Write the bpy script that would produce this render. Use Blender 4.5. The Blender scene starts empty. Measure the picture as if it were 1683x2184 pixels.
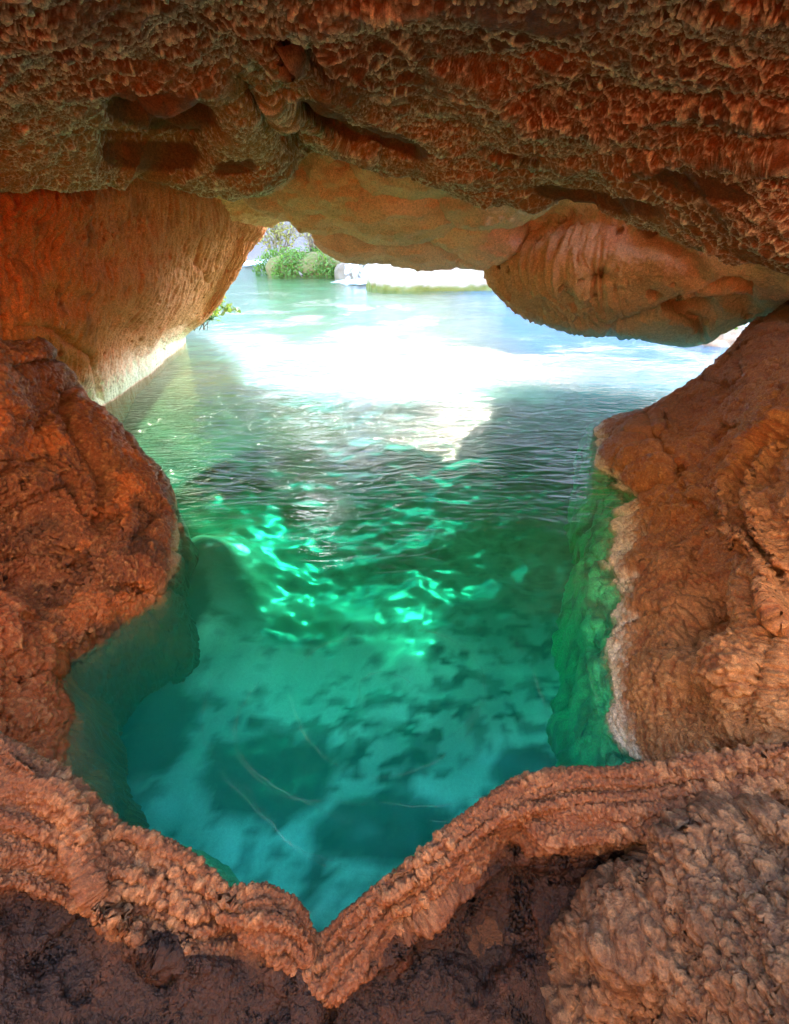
import bpy, math, random
import numpy as np
random.seed(7); RNG = np.random.default_rng(7)
sc = bpy.context.scene
COL = sc.collection
f32 = np.float32

# ------------------------------------------------------------------ camera frame (photo units 1683 x 2183)
FPX, PITCH, CZ = 1000.0, math.radians(31.8), 1.5
CP, SP = math.cos(PITCH), math.sin(PITCH)
def ray(px, py):
    a = (px-841.5)/FPX; b = (1091.5-py)/FPX
    return np.array([a, CP+b*SP, -SP+b*CP])
def P(px, py, y):                     # point seen there, on the vertical plane y
    d = ray(px, py); t = y/d[1]
    return np.array([d[0]*t, y, CZ+d[2]*t])
def Z(px, py, z=0.0):                 # point seen there, on the level z
    d = ray(px, py); t = (z-CZ)/d[2]
    return np.array([d[0]*t, d[1]*t, z])
def W(x, y, z): return np.array([x, y, z], float)
def project(V):
    x = V[:, 0]; y = V[:, 1]; z = V[:, 2]-CZ
    dep = np.maximum(y*CP - z*SP, 0.05); up = y*SP + z*CP
    return 841.5+FPX*x/dep, 1091.5-FPX*up/dep

# ------------------------------------------------------------------ noise
_G = RNG.normal(size=(256, 3)).astype(f32); _G /= np.linalg.norm(_G, axis=1)[:, None]
def _h(i, j, k, seed):
    h = (i.astype(np.uint32)*np.uint32(374761393)) ^ (j.astype(np.uint32)*np.uint32(668265263)) ^ (k.astype(np.uint32)*np.uint32(2246822519)) ^ np.uint32((seed*3266489917) & 0xffffffff)
    h = (h ^ (h >> np.uint32(13)))*np.uint32(1274126177)
    h = (h ^ (h >> np.uint32(15)))*np.uint32(2654435761)
    return h ^ (h >> np.uint32(16))
def perlin(Q, seed=0):
    Q = Q.astype(f32); I = np.floor(Q); Fr = Q-I; I = I.astype(np.int32)
    U = Fr*Fr*Fr*(Fr*(Fr*6-15)+10); out = np.zeros(len(Q), f32)
    for dx in (0, 1):
        wx = U[:, 0] if dx else 1-U[:, 0]
        for dy in (0, 1):
            wy = U[:, 1] if dy else 1-U[:, 1]
            for dz in (0, 1):
                wz = U[:, 2] if dz else 1-U[:, 2]
                g = _G[_h(I[:, 0]+dx, I[:, 1]+dy, I[:, 2]+dz, seed) & np.uint32(255)]
                out += wx*wy*wz*(g[:, 0]*(Fr[:, 0]-dx)+g[:, 1]*(Fr[:, 1]-dy)+g[:, 2]*(Fr[:, 2]-dz))
    return out*1.6
def fbm(Q, sc_=1.0, oct=4, seed=0, gain=.5, ridged=False):
    s = np.zeros(len(Q), f32); a = 1.0; tot = 0; q = Q*np.asarray(sc_, float)
    for o in range(oct):
        n = perlin(q, seed+o*17)
        if ridged: n = 1-2*np.abs(n)
        s += a*n; tot += a; a *= gain; q = q*2.03+1.7
    return s/tot
def worley(Q, sc_=1.0, seed=0, jit=.9, side=False):
    q = (Q*np.asarray(sc_, float)).astype(f32); I = np.floor(q).astype(np.int32)
    F1 = np.full(len(q), 9, f32); F2 = F1.copy(); ID = np.zeros(len(q), f32); SD = ID.copy()
    for dx in (-1, 0, 1):
        for dy in (-1, 0, 1):
            for dz in (-1, 0, 1):
                C = I+np.array([dx, dy, dz], np.int32)
                h = _h(C[:, 0], C[:, 1], C[:, 2], seed)
                r = np.stack([(h & np.uint32(1023)), ((h >> np.uint32(10)) & np.uint32(1023)), ((h >> np.uint32(20)) & np.uint32(1023))], 1).astype(f32)/1023
                dv = q-(C+.5+(r-.5)*jit); d = np.linalg.norm(dv, axis=1)
                m = d < F1
                F2 = np.where(m, F1, np.minimum(F2, d)); F1 = np.where(m, d, F1)
                ID = np.where(m, r[:, 0], ID); SD = np.where(m, dv[:, 1]-.5*dv[:, 2], SD)
    return (F1, F2, ID, SD) if side else (F1, F2, ID)
def sstep(a, b, x):
    t = np.clip((x-a)/(b-a), 0, 1); return t*t*(3-2*t)
def mixc(c1, c2, w):
    w = np.asarray(w)[:, None]; return c1*(1-w)+c2*w
def rgb(*c): return np.array(c, float)

# ------------------------------------------------------------------ lofted rock sheets
def hermite(x, Y, xq):
    x = np.asarray(x, float); Y = np.asarray(Y, float)
    d = np.diff(Y, axis=0)/np.diff(x)[:, None]; m = np.zeros_like(Y)
    m[1:-1] = (d[:-1]*np.diff(x)[1:, None]+d[1:]*np.diff(x)[:-1, None])/(np.diff(x)[1:]+np.diff(x)[:-1])[:, None]
    m[0] = d[0]; m[-1] = d[-1]
    k = np.clip(np.searchsorted(x, xq)-1, 0, len(x)-2); h = (x[k+1]-x[k])[:, None]; t = ((xq-x[k])[:, None])/h
    t2 = t*t; t3 = t2*t
    return (2*t3-3*t2+1)*Y[k]+(t3-2*t2+t)*h*m[k]+(-2*t3+3*t2)*Y[k+1]+(t3-t2)*h*m[k+1]
def loft(rows, cols, segs):
    """rows: lists of (param, xyz); cols: params to evaluate; segs: subdivisions between rows"""
    C = np.stack([hermite([p for p, _ in r], [v for _, v in r], cols) for r in rows])
    v = np.concatenate([np.linspace(k, k+1, n, endpoint=False) for k, n in enumerate(segs)]+[[len(rows)-1.0]])
    R, M = C.shape[:2]
    G = hermite(np.arange(R), C.reshape(R, -1), v).reshape(len(v), M, 3)
    return G
def params(*seg):
    return np.concatenate([np.linspace(a, b, n, endpoint=False) for a, b, n in seg]+[[seg[-1][1]]])
def gnormals(G):
    du = np.gradient(G, axis=1); dv = np.gradient(G, axis=0)
    n = np.cross(du, dv); l = np.linalg.norm(n, axis=2, keepdims=True); n = n/np.maximum(l, 1e-9)
    return n
class Sheet:
    def __init__(s, G, closed=False):
        s.G = G; s.H, s.Wd = G.shape[:2]; s.closed = closed; s.flip = 1
        V = s.V; N = s.N; px, py = project(V)
        inf = (px > 0) & (px < 1683) & (py > 0) & (py < 2183) & (V[:, 1] > 0)
        if inf.any() and np.mean(np.einsum('ij,ij->i', N, np.array([0, 0, CZ])-V)[inf]) < 0: s.flip = -1
        dl = np.linalg.norm(np.diff(G, axis=1), axis=2).mean(0); s.S = np.tile(np.concatenate([[0], np.cumsum(dl)]), s.H)
        dl = np.linalg.norm(np.diff(G, axis=0), axis=2).mean(1); s.T = np.repeat(np.concatenate([[0], np.cumsum(dl)]), s.Wd)
        s.u = np.tile(np.linspace(0, 1, s.Wd), s.H); s.v = np.repeat(np.linspace(0, 1, s.H), s.Wd)
    @property
    def V(s): return s.G.reshape(-1, 3)
    @property
    def N(s): return gnormals(s.G).reshape(-1, 3)*s.flip
    def push(s, d):
        s.G = (s.V+s.N*np.asarray(d)[:, None]).reshape(s.G.shape)
    def smoothed_push(s, d):
        s.push(d)
    def stamp(s, lst, soft=1.0):
        V = s.V; px, py = project(V); N = s.N
        face = sstep(-.1, .15, np.einsum('ij,ij->i', N, (np.array([0, 0, CZ])-V)/np.linalg.norm(np.array([0, 0, CZ])-V, axis=1)[:, None]))
        d = np.zeros(len(V))
        for (cx, cy, rx, ry, ang, amp, sharp) in lst:
            a = math.radians(ang); X = (px-cx)*math.cos(a)+(py-cy)*math.sin(a); Y = -(px-cx)*math.sin(a)+(py-cy)*math.cos(a)
            r2 = (X/rx)**2+(Y/ry)**2
            d += amp*np.exp(-r2**sharp)
        s.push(d*face)
    def groove(s, pts, wid, amp, one=0):
        """a crease (amp<0) or ridge along a polyline of photo points"""
        V = s.V; px, py = project(V); dmin = np.full(len(V), 1e9)
        for (x0, y0), (x1, y1) in zip(pts[:-1], pts[1:]):
            L = max((x1-x0)**2+(y1-y0)**2, 1e-6); t = np.clip(((px-x0)*(x1-x0)+(py-y0)*(y1-y0))/L, 0, 1)
            dmin = np.minimum(dmin, np.hypot(px-x0-t*(x1-x0), py-y0-t*(y1-y0)))
        N = s.N; D = np.array([0, 0, CZ])-V; face = sstep(-.1, .15, np.einsum('ij,ij->i', N, D)/np.linalg.norm(D, axis=1))
        s.push(amp*np.exp(-(dmin/wid)**2)*face)

TINT = np.array([.88, .75, .51])
def grid_mesh(name, G, col=None, mat=None, parent=None, flip=1):
    if col is not None: col = col*TINT
    H, Wd = G.shape[:2]; V = G.reshape(-1, 3).astype(f32)
    idx = np.arange(H*Wd, dtype=np.int32).reshape(H, Wd)
    q = np.stack([idx[:-1, :-1], idx[:-1, 1:], idx[1:, 1:], idx[1:, :-1]], -1).reshape(-1, 4)
    if flip < 0: q = q[:, ::-1]
    return raw_mesh(name, V, q, col, mat, parent)
def raw_mesh(name, V, q, col=None, mat=None, parent=None, smooth=True):
    V = np.asarray(V, f32); q = np.asarray(q, np.int32); k = q.shape[1]
    me = bpy.data.meshes.new(name)
    me.vertices.add(len(V)); me.vertices.foreach_set('co', V.ravel())
    me.loops.add(q.size); me.loops.foreach_set('vertex_index', q.ravel())
    me.polygons.add(len(q)); me.polygons.foreach_set('loop_start', np.arange(0, q.size, k, dtype=np.int32))
    try: me.polygons.foreach_set('loop_total', np.full(len(q), k, np.int32))
    except Exception: pass
    me.update(calc_edges=True); me.validate()
    me.polygons.foreach_set('use_smooth', np.full(len(me.polygons), smooth, bool))
    if col is not None:
        at = me.color_attributes.new('Col', 'FLOAT_COLOR', 'POINT')
        c = np.concatenate([np.clip(col, 0, 1), np.ones((len(V), 1))], 1).astype(f32)
        at.data.foreach_set('color', c.ravel())
    o = bpy.data.objects.new(name, me); COL.objects.link(o)
    if mat: me.materials.append(mat)
    if parent: o.parent = parent
    return o
def tag(o, label, cat, group=None, kind=None):
    o['label'] = label; o['category'] = cat
    if group: o['group'] = group
    if kind: o['kind'] = kind
    return o
def empty(name, loc):
    o = bpy.data.objects.new(name, None); COL.objects.link(o); o.location = loc; return o

# ------------------------------------------------------------------ materials
def newmat(name):
    m = bpy.data.materials.new(name); m.use_nodes = True; nt = m.node_tree
    for n in list(nt.nodes): nt.nodes.remove(n)
    return m, nt, nt.nodes, nt.links
def rock_mat(name, rough=.85, bump=.35, bscale=55.0, var=.35, spec=.3, grain=160.0):
    m, nt, N, L = newmat(name)
    out = N.new('ShaderNodeOutputMaterial'); b = N.new('ShaderNodeBsdfPrincipled'); L.new(b.outputs[0], out.inputs[0])
    at = N.new('ShaderNodeAttribute'); at.attribute_name = 'Col'
    tc = N.new('ShaderNodeTexCoord')
    n1 = N.new('ShaderNodeTexNoise'); n1.inputs['Scale'].default_value = bscale; n1.inputs['Detail'].default_value = 6; n1.inputs['Roughness'].default_value = .65
    n2 = N.new('ShaderNodeTexNoise'); n2.inputs['Scale'].default_value = grain; n2.inputs['Detail'].default_value = 3; n2.inputs['Roughness'].default_value = .7
    L.new(tc.outputs['Object'], n1.inputs['Vector']); L.new(tc.outputs['Object'], n2.inputs['Vector'])
    mr = N.new('ShaderNodeMapRange'); mr.inputs[1].default_value = .3; mr.inputs[2].default_value = .7; mr.inputs[3].default_value = 1-var; mr.inputs[4].default_value = 1+var
    L.new(n2.outputs[0], mr.inputs[0])
    n3 = N.new('ShaderNodeTexNoise'); n3.inputs['Scale'].default_value = grain*.38; n3.inputs['Detail'].default_value = 5; n3.inputs['Roughness'].default_value = .8; L.new(tc.outputs['Object'], n3.inputs['Vector'])
    m3 = N.new('ShaderNodeMapRange'); m3.inputs[1].default_value = .32; m3.inputs[2].default_value = .68; m3.inputs[3].default_value = 1-var; m3.inputs[4].default_value = 1+var*.8; L.new(n3.outputs[0], m3.inputs[0])
    mm = N.new('ShaderNodeMath'); mm.operation = 'MULTIPLY'; L.new(mr.outputs[0], mm.inputs[0]); L.new(m3.outputs[0], mm.inputs[1]); mr = mm
    mu = N.new('ShaderNodeVectorMath'); mu.operation = 'SCALE'; L.new(at.outputs['Color'], mu.inputs[0]); L.new(mr.outputs[0], mu.inputs['Scale'])
    L.new(mu.outputs[0], b.inputs['Base Color'])
    # wet band just above the water
    ge = N.new('ShaderNodeNewGeometry'); sx = N.new('ShaderNodeSeparateXYZ'); L.new(ge.outputs['Position'], sx.inputs[0])
    ad = N.new('ShaderNodeMath'); ad.operation = 'MULTIPLY_ADD'; L.new(n1.outputs[0], ad.inputs[0]); ad.inputs[1].default_value = -.12; L.new(sx.outputs[2], ad.inputs[2])
    wr = N.new('ShaderNodeMapRange'); wr.inputs[1].default_value = -.03; wr.inputs[2].default_value = .12; wr.inputs[3].default_value = .28; wr.inputs[4].default_value = rough
    L.new(ad.outputs[0], wr.inputs[0]); L.new(wr.outputs[0], b.inputs['Roughness'])
    b.inputs['Specular IOR Level'].default_value = spec
    bu = N.new('ShaderNodeBump'); bu.inputs['Strength'].default_value = bump; bu.inputs['Distance'].default_value = .010
    a2 = N.new('ShaderNodeMath'); a2.operation = 'MULTIPLY_ADD'; L.new(n2.outputs[0], a2.inputs[0]); a2.inputs[1].default_value = .5; L.new(n1.outputs[0], a2.inputs[2])
    L.new(a2.outputs[0], bu.inputs['Height']); L.new(bu.outputs[0], b.inputs['Normal'])
    return m
def plain(name, color, rough=.6, translucent=None, var=0.0):
    m, nt, N, L = newmat(name)
    out = N.new('ShaderNodeOutputMaterial'); b = N.new('ShaderNodeBsdfPrincipled')
    b.inputs['Base Color'].default_value = (*color, 1); b.inputs['Roughness'].default_value = rough
    if var:
        oi = N.new('ShaderNodeTexNoise'); oi.inputs['Scale'].default_value = 9
        tc = N.new('ShaderNodeTexCoord'); L.new(tc.outputs['Object'], oi.inputs['Vector'])
        hs = N.new('ShaderNodeHueSaturation'); hs.inputs['Color'].default_value = (*color, 1)
        mr = N.new('ShaderNodeMapRange'); mr.inputs[1].default_value = .3; mr.inputs[2].default_value = .7; mr.inputs[3].default_value = 1-var; mr.inputs[4].default_value = 1+var
        L.new(oi.outputs[0], mr.inputs[0]); L.new(mr.outputs[0], hs.inputs['Value']); L.new(hs.outputs[0], b.inputs['Base Color'])
    if translucent:
        t = N.new('ShaderNodeBsdfTranslucent'); t.inputs[0].default_value = (*translucent, 1)
        mx = N.new('ShaderNodeMixShader'); mx.inputs[0].default_value = .35; L.new(b.outputs[0], mx.inputs[1]); L.new(t.outputs[0], mx.inputs[2]); L.new(mx.outputs[0], out.inputs[0])
    else: L.new(b.outputs[0], out.inputs[0])
    return m
ROCK = rock_mat('travertine_rock')
ROCKC = rock_mat('ceiling_rock', bump=.5, var=.45)
NODULE = rock_mat('nodular_travertine', bump=.8, bscale=110, var=.42, rough=.48, spec=.5, grain=240)

# palette (linear albedo)
ORANGE = rgb(.58, .165, .045); RUST = rgb(.46, .105, .026); TAN = rgb(.60, .32, .15); DARK = rgb(.085, .035, .018)
MAROON = rgb(.13, .045, .022); CREAM = rgb(.62, .47, .30); PINK = rgb(.52, .30, .20); GOLD = rgb(.50, .32, .12); GREY = rgb(.40, .30, .23)
ALGAE = rgb(.10, .20, .07)

def underwater(c, z):
    return c

# ------------------------------------------------------------------ ceiling
def build_ceiling():
    global TINT
    TINT = np.array([1.05, .80, .60])
    E = lambda p, *a: (p, W(*a))
    Q = lambda px, py, y: (px, P(px, py, y))
    R = []
    R.append([E(-900, -3.5, .8, 1.95), E(0, -1.2, .85, 2.06), E(841, 0, .9, 2.08), E(1683, 1.2, .8, 2.02), E(2600, 3.5, .7, 1.9)])
    R.append([E(-900, -3.5, 1.2, 1.85), Q(0, -220, 1.15), Q(420, -220, 1.2), Q(841, -220, 1.2), Q(1260, -220, 1.15), Q(1683, -220, 1.1), E(2600, 3.5, 1.1, 1.8)])
    R.append([E(-900, -3.5, 1.8, 1.8), Q(0, 0, 1.65), Q(420, 0, 1.75), Q(841, 0, 1.75), Q(1260, 0, 1.65), Q(1683, 0, 1.5), E(2600, 3.5, 1.5, 1.75)])
    R.append([E(-900, -3.5, 2.3, 1.75), Q(0, 130, 2.15), Q(420, 130, 2.3), Q(841, 130, 2.3), Q(1260, 150, 2.1), Q(1683, 160, 1.85), E(2600, 3.5, 1.8, 1.65)])
    R.append([E(-900, -3.5, 2.8, 1.7), Q(0, 250, 2.7), Q(300, 240, 3.0), Q(600, 225, 3.1), Q(841, 235, 2.95), Q(1260, 285, 2.6), Q(1683, 330, 2.15), E(2600, 3.5, 2.0, 1.6)])
    R.append([E(-900, -3.5, 3.1, 1.65), Q(0, 335, 3.0), Q(300, 330, 3.55), Q(480, 330, 3.8), Q(600, 285, 3.6), Q(760, 290, 3.4), Q(950, 345, 3.4), Q(1150, 370, 3.25), Q(1300, 395, 3.0), Q(1450, 440, 2.75), Q(1683, 520, 2.3), E(2600, 3.5, 2.3, 1.5)])
    lip = [E(-900, -3.5, 3.3, 1.6), Q(0, 382, 3.1), Q(300, 380, 3.9), Q(480, 390, 4.3), Q(560, 382, 4.4), Q(625, 330, 4.2), Q(760, 328, 3.85), Q(950, 398, 3.85), Q(1150, 418, 3.7), Q(1300, 442, 3.4), Q(1450, 500, 3.05), Q(1683, 600, 2.55), E(2600, 3.5, 2.6, 1.4)]
    R.append(lip)
    R.append([(p, v+np.array([0, .22, .18])) for p, v in lip])
    R.append([(p, v+np.array([0, .40, .7])) for p, v in lip])
    R.append([(p, np.array([v[0], v[1]+.5, 2.7])) for p, v in lip])
    R.append([(p, np.array([v[0], .95, 2.6])) for p, v in lip])
    cols = params((-900, -40, 60), (-40, 1723, 1000), (1723, 2600, 60))
    s = Sheet(loft(R, cols, [30, 60, 110, 110, 110, 90, 50, 20, 10, 10]))
    # pockets, steps and the golden cleft of the photographed ceiling
    s.stamp([(340, 232, 125, 44, 4, -.30, 2.5), (330, 325, 105, 38, 3, -.22, 2.5), (430, 315, 40, 30, 0, -.12, 1.5), (500, 235, 45, 60, 10, .10, 1.2),
             (500, 355, 70, 28, -8, .08, 1.2), (560, 300, 50, 50, 0, .12, 1.3), (245, 330, 40, 40, 0, -.1, 1.5),
             (690, 250, 90, 26, 28, -.12, 2), (820, 290, 90, 24, 22, -.10, 2), (390, 80, 60, 18, 5, .05, 1.3), (600, 110, 70, 20, 18, .07, 1.3),
             (1280, 420, 160, 22, 8, -.08, 2), (930, 330, 80, 22, 18, .06, 1.3), (1180, 365, 150, 18, 14, -.07, 2)])
    s.groove([(470, 172), (540, 200), (600, 255), (650, 330)], 17, -.22)
    s.groove([(330, 150), (430, 140), (520, 160), (610, 215), (700, 265), (790, 310)], 12, .07)
    s.groove([(700, 70), (900, 120), (1060, 170), (1150, 220), (1300, 225), (1683, 190)], 16, .06)
    s.groove([(600, 110), (760, 190), (900, 250), (1050, 330), (1150, 345), (1350, 320), (1683, 280)], 14, .06)
    V = s.V
    s.push(.10*fbm(V, 1.1, 3, 3)+.05*fbm(V, 3.0, 3, 5))
    V = s.V; q = V+.25*fbm(V, 1.2, 2, 7)[:, None]; led = fbm(np.stack([q[:, 0]*.8-.5*q[:, 1], q[:, 1]*2.6+1.1*q[:, 0], .5*q[:, 2]], 1), 1.0, 3, 9, .55, ridged=True); s.push(.06*led)
    V = s.V; px, py = project(V); wob = 22*fbm(V, 4, 3, 29)
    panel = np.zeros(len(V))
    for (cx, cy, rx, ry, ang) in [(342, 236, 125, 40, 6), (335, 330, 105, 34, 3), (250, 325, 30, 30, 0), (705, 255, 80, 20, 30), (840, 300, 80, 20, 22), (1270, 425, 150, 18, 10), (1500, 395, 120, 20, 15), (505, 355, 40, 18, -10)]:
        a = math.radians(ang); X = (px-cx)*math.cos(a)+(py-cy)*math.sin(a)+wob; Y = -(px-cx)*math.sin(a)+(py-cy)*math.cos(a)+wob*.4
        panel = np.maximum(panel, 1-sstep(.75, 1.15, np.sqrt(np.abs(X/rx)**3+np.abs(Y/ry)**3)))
    wv = np.stack([fbm(V, 5, 2, 31), fbm(V, 5, 2, 37), fbm(V, 5, 2, 41)], 1)
    # scallops: hollows between sharp drooping edges
    A = V+.035*wv
    F1, F2, ID, S1 = worley(A, (17, 19, 17), 11, side=True)
    G1, G2, ID2, S2 = worley(A+5+.02*wv, (38, 42, 38), 13, side=True); a1 = .45+.55*sstep(-.1, .4, S1); a2 = .45+.55*sstep(-.1, .35, S2)
    patch = sstep(-.35, .25, fbm(V, 1.3, 3, 51))
    smo = sstep(-.45, .05, fbm(V, 2.1, 3, 53)); d = .024*smo*a1*np.clip(F1, 0, 1)**1.6 + (.012*(.3+.7*smo)*a2*np.clip(G1, 0, 1)**1.6)*(.35+.65*patch)
    s.push(d*(1-.9*panel))
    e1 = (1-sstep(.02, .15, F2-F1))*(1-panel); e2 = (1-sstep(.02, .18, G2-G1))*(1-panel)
    fine = fbm(V, 34, 4, 61, .6)
    s.push(.007*fine+.004*fbm(V, 90, 2, 63)+.004*np.maximum(e1, e2*patch)*(1+fine))
    V = s.V; px, py = project(V)
    # colours: maroon-brown stone, pale mineral-crusted sharp edges, whitened to paint rim light
    near = sstep(3.6, 1.6, V[:, 1])
    tone = fbm(V, 2.2, 4, 71)
    left = sstep(.3, -1.6, V[:, 0]/np.maximum(V[:, 1], .5)*2.2)
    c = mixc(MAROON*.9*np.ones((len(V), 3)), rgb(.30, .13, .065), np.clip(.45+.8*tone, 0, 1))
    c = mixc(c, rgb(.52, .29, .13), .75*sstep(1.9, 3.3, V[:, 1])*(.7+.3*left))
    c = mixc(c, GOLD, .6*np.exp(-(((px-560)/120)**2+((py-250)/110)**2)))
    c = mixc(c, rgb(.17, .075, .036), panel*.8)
    crust_rim_light = np.clip(np.maximum(e1*a1**2*smo, .9*e2*patch*a2**2)*(1.0+1.8*fine), 0, 1)
    c = mixc(c, rgb(1.1, 1.2, 1.3), crust_rim_light*.85)
    spots = sstep(.25, .45, fbm(V, 2.6, 3, 81)); c = mixc(c, ORANGE, .5*spots*(1-crust_rim_light))
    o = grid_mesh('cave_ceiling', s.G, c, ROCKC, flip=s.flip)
    tag(o, 'dark brown scalloped rock ceiling with pale crusted edges and painted rim light over the pool', 'cave ceiling', kind='structure')
    # inner vault beyond the lip
    TINT = np.array([1.15, 1.04, .88])
    R = [[Q(250, 150, 4.35), Q(400, 150, 4.30), Q(600, 150, 4.25), Q(850, 200, 4.30), Q(1100, 280, 4.30), Q(1400, 330, 4.20), Q(1900, 400, 3.40)],
         [Q(250, 320, 4.60), Q(400, 320, 4.70), Q(600, 300, 4.55), Q(850, 330, 4.55), Q(1100, 380, 4.50), Q(1400, 430, 4.30), Q(1900, 520, 3.40)],
         [Q(250, 380, 4.80), Q(440, 385, 5.05), Q(600, 370, 4.85), Q(850, 390, 4.80), Q(1100, 430, 4.75), Q(1400, 470, 4.50), Q(1900, 570, 3.60)],
         [Q(250, 400, 5.05), Q(500, 420, 5.35), Q(600, 415, 5.15), Q(720, 425, 5.10), Q(850, 440, 5.05), Q(1000, 455, 5.05), Q(1100, 475, 5.00), Q(1400, 510, 4.80), Q(1900, 600, 4.10)]]
    lip = [Q(250, 430, 5.40), Q(530, 462, 5.60), Q(580, 458, 5.50), Q(630, 450, 5.45), Q(690, 488, 5.40), Q(760, 500, 5.35), Q(850, 510, 5.35), Q(1000, 520, 5.35), Q(1100, 520, 5.35), Q(1400, 550, 5.30), Q(1900, 625, 4.60)]
    R += [lip, [(p, v+np.array([0, .5, .12])) for p, v in lip], [(p, np.array([v[0], v[1]+1.0, 2.6])) for p, v in lip], [(p, np.array([v[0], v[1]+1.0, 2.8])) for p, v in lip], [(p, np.array([v[0], 3.5, 2.8])) for p, v in lip]]
    s = Sheet(loft(R, params((250, 380, 20), (380, 1200, 420), (1200, 1750, 160), (1750, 1900, 10)), [60, 70, 70, 70, 30, 15, 8, 10]))
    V = s.V; wv = np.stack([fbm(V, 2.2, 2, 131), fbm(V, 2.2, 2, 137), fbm(V, 2.2, 2, 141)], 1)
    F1, F2, ID = worley(V+.25*wv, (2.3, 2.0, 3.0), 111)
    s.push(.11*(.75-np.clip(F1, 0, 1)**1.8)+.05*fbm(V, 2.2, 2, 113))
    V = s.V
    G1, G2, _ = worley(V+.05*wv, (6, 5, 7), 117)
    s.push(-.06*(.6-np.clip(G1, 0, 1)**1.7)*sstep(.25, -.2, fbm(V, 1.5, 2, 119))+.02*fbm(V, 9, 3, 121)+.007*fbm(V*np.array([1, 1, 3.]), 26, 3, 123))
    V = s.V; B1, B2, _, SB = worley(V+.03*wv, (11, 11, 16), 151, side=True); s.push(.034*(.3+.7*sstep(-.1, .4, SB))*np.clip(B1, 0, 1)**1.6+.006*fbm(V, 30, 3, 153))
    V = s.V
    c = mixc(rgb(.92, .76, .54)*np.ones((len(V), 3)), rgb(.75, .52, .25), np.clip(.5+.9*fbm(V, 1.6, 3, 125), 0, 1)); c = mixc(c, rgb(.85, .62, .48), .5*sstep(0, 1.2, V[:, 0])); c = mixc(c, RUST*1.3, .3*sstep(.1, .5, fbm(V, 2.4, 3, 127)))
    grid_mesh('inner_vault', s.G, c, ROCK, parent=o, flip=s.flip)
    # rounded bosses hanging from the vault
    for i, (px, py, y, rx, ry, colr) in enumerate([
            (850, 440, 5.03, 150, 62, TAN), (1035, 425, 4.75, 120, 48, GOLD*.5+PINK*.5), (985, 470, 5.05, 80, 52, TAN), (1040, 500, 5.18, 75, 52, PINK),
            (745, 385, 4.78, 95, 62, GOLD), (890, 372, 4.60, 130, 42, GOLD*.6+TAN*.4), (655, 385, 4.85, 70, 55, GOLD), (600, 415, 5.15, 70, 40, TAN),
            (690, 440, 5.15, 80, 45, TAN), (560, 360, 4.55, 62, 34, RUST*.5+TAN*.5), (590, 290, 4.40, 70, 42, GOLD),
            (790, 505, 5.75, 115, 46, PINK), (905, 515, 5.70, 120, 48, PINK), (1010, 525, 5.55, 70, 38, PINK), (745, 485, 5.65, 70, 48, PINK)]):
        y -= .18; cen = P(px, py, y); t = y/ray(px, py)[1]; a = rx/FPX*t; b = ry/FPX*t
        th = np.linspace(0, 2*math.pi, 150); ph = np.linspace(.02, math.pi-.02, 110)
        TH, PH = np.meshgrid(th, ph)
        sp = np.stack([np.sin(PH)*np.cos(TH), np.sin(PH)*np.sin(TH), np.cos(PH)], -1)
        sp = np.sign(sp)*np.abs(sp)**.92
        G = sp*np.array([a*1.05, a*.95, b*1.25])+cen+np.array([0, 0, b*.25])
        s2 = Sheet(G); colr = np.clip(colr*1.15+.3, 0, .92); s2.flip = 1 if np.mean(np.einsum('ij,ij->i', s2.N, s2.V-cen)) > 0 else -1
        V = s2.V-cen
        seed = 200+i*9
        d = .10*a*fbm(V/a, 1.2, 2, seed)*np.sin(PH).ravel()**.5
        s2.push(d)
        V = s2.V
        s2.push((.012*fbm(V*np.array([1, 1, 2.2]), 8, 3, seed+1)+.006*fbm(V*np.array([1, 1, 3.]), 24, 3, seed+2)))
        V = s2.V; F1, F2, ID = worley(V+.03*fbm(V, 6, 2, seed+5)[:, None], (7, 7, 11), seed+6); s2.push(.042*np.clip(F1, 0, 1)**1.6+.008*fbm(V, 34, 3, seed+7, .6))
        V = s2.V; F1, F2, ID = worley(V, (17, 17, 24), seed+8); s2.push(.018*np.clip(F1, 0, 1)**1.6)
        V = s2.V; c = mixc(colr*np.ones((len(V), 3)), colr*.72, np.clip(.4+.9*fbm(V, 4, 3, seed+3), 0, 1))
        grid_mesh('hanging_boss', s2.G, c, ROCK, parent=o, flip=s2.flip)
    return o

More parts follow.
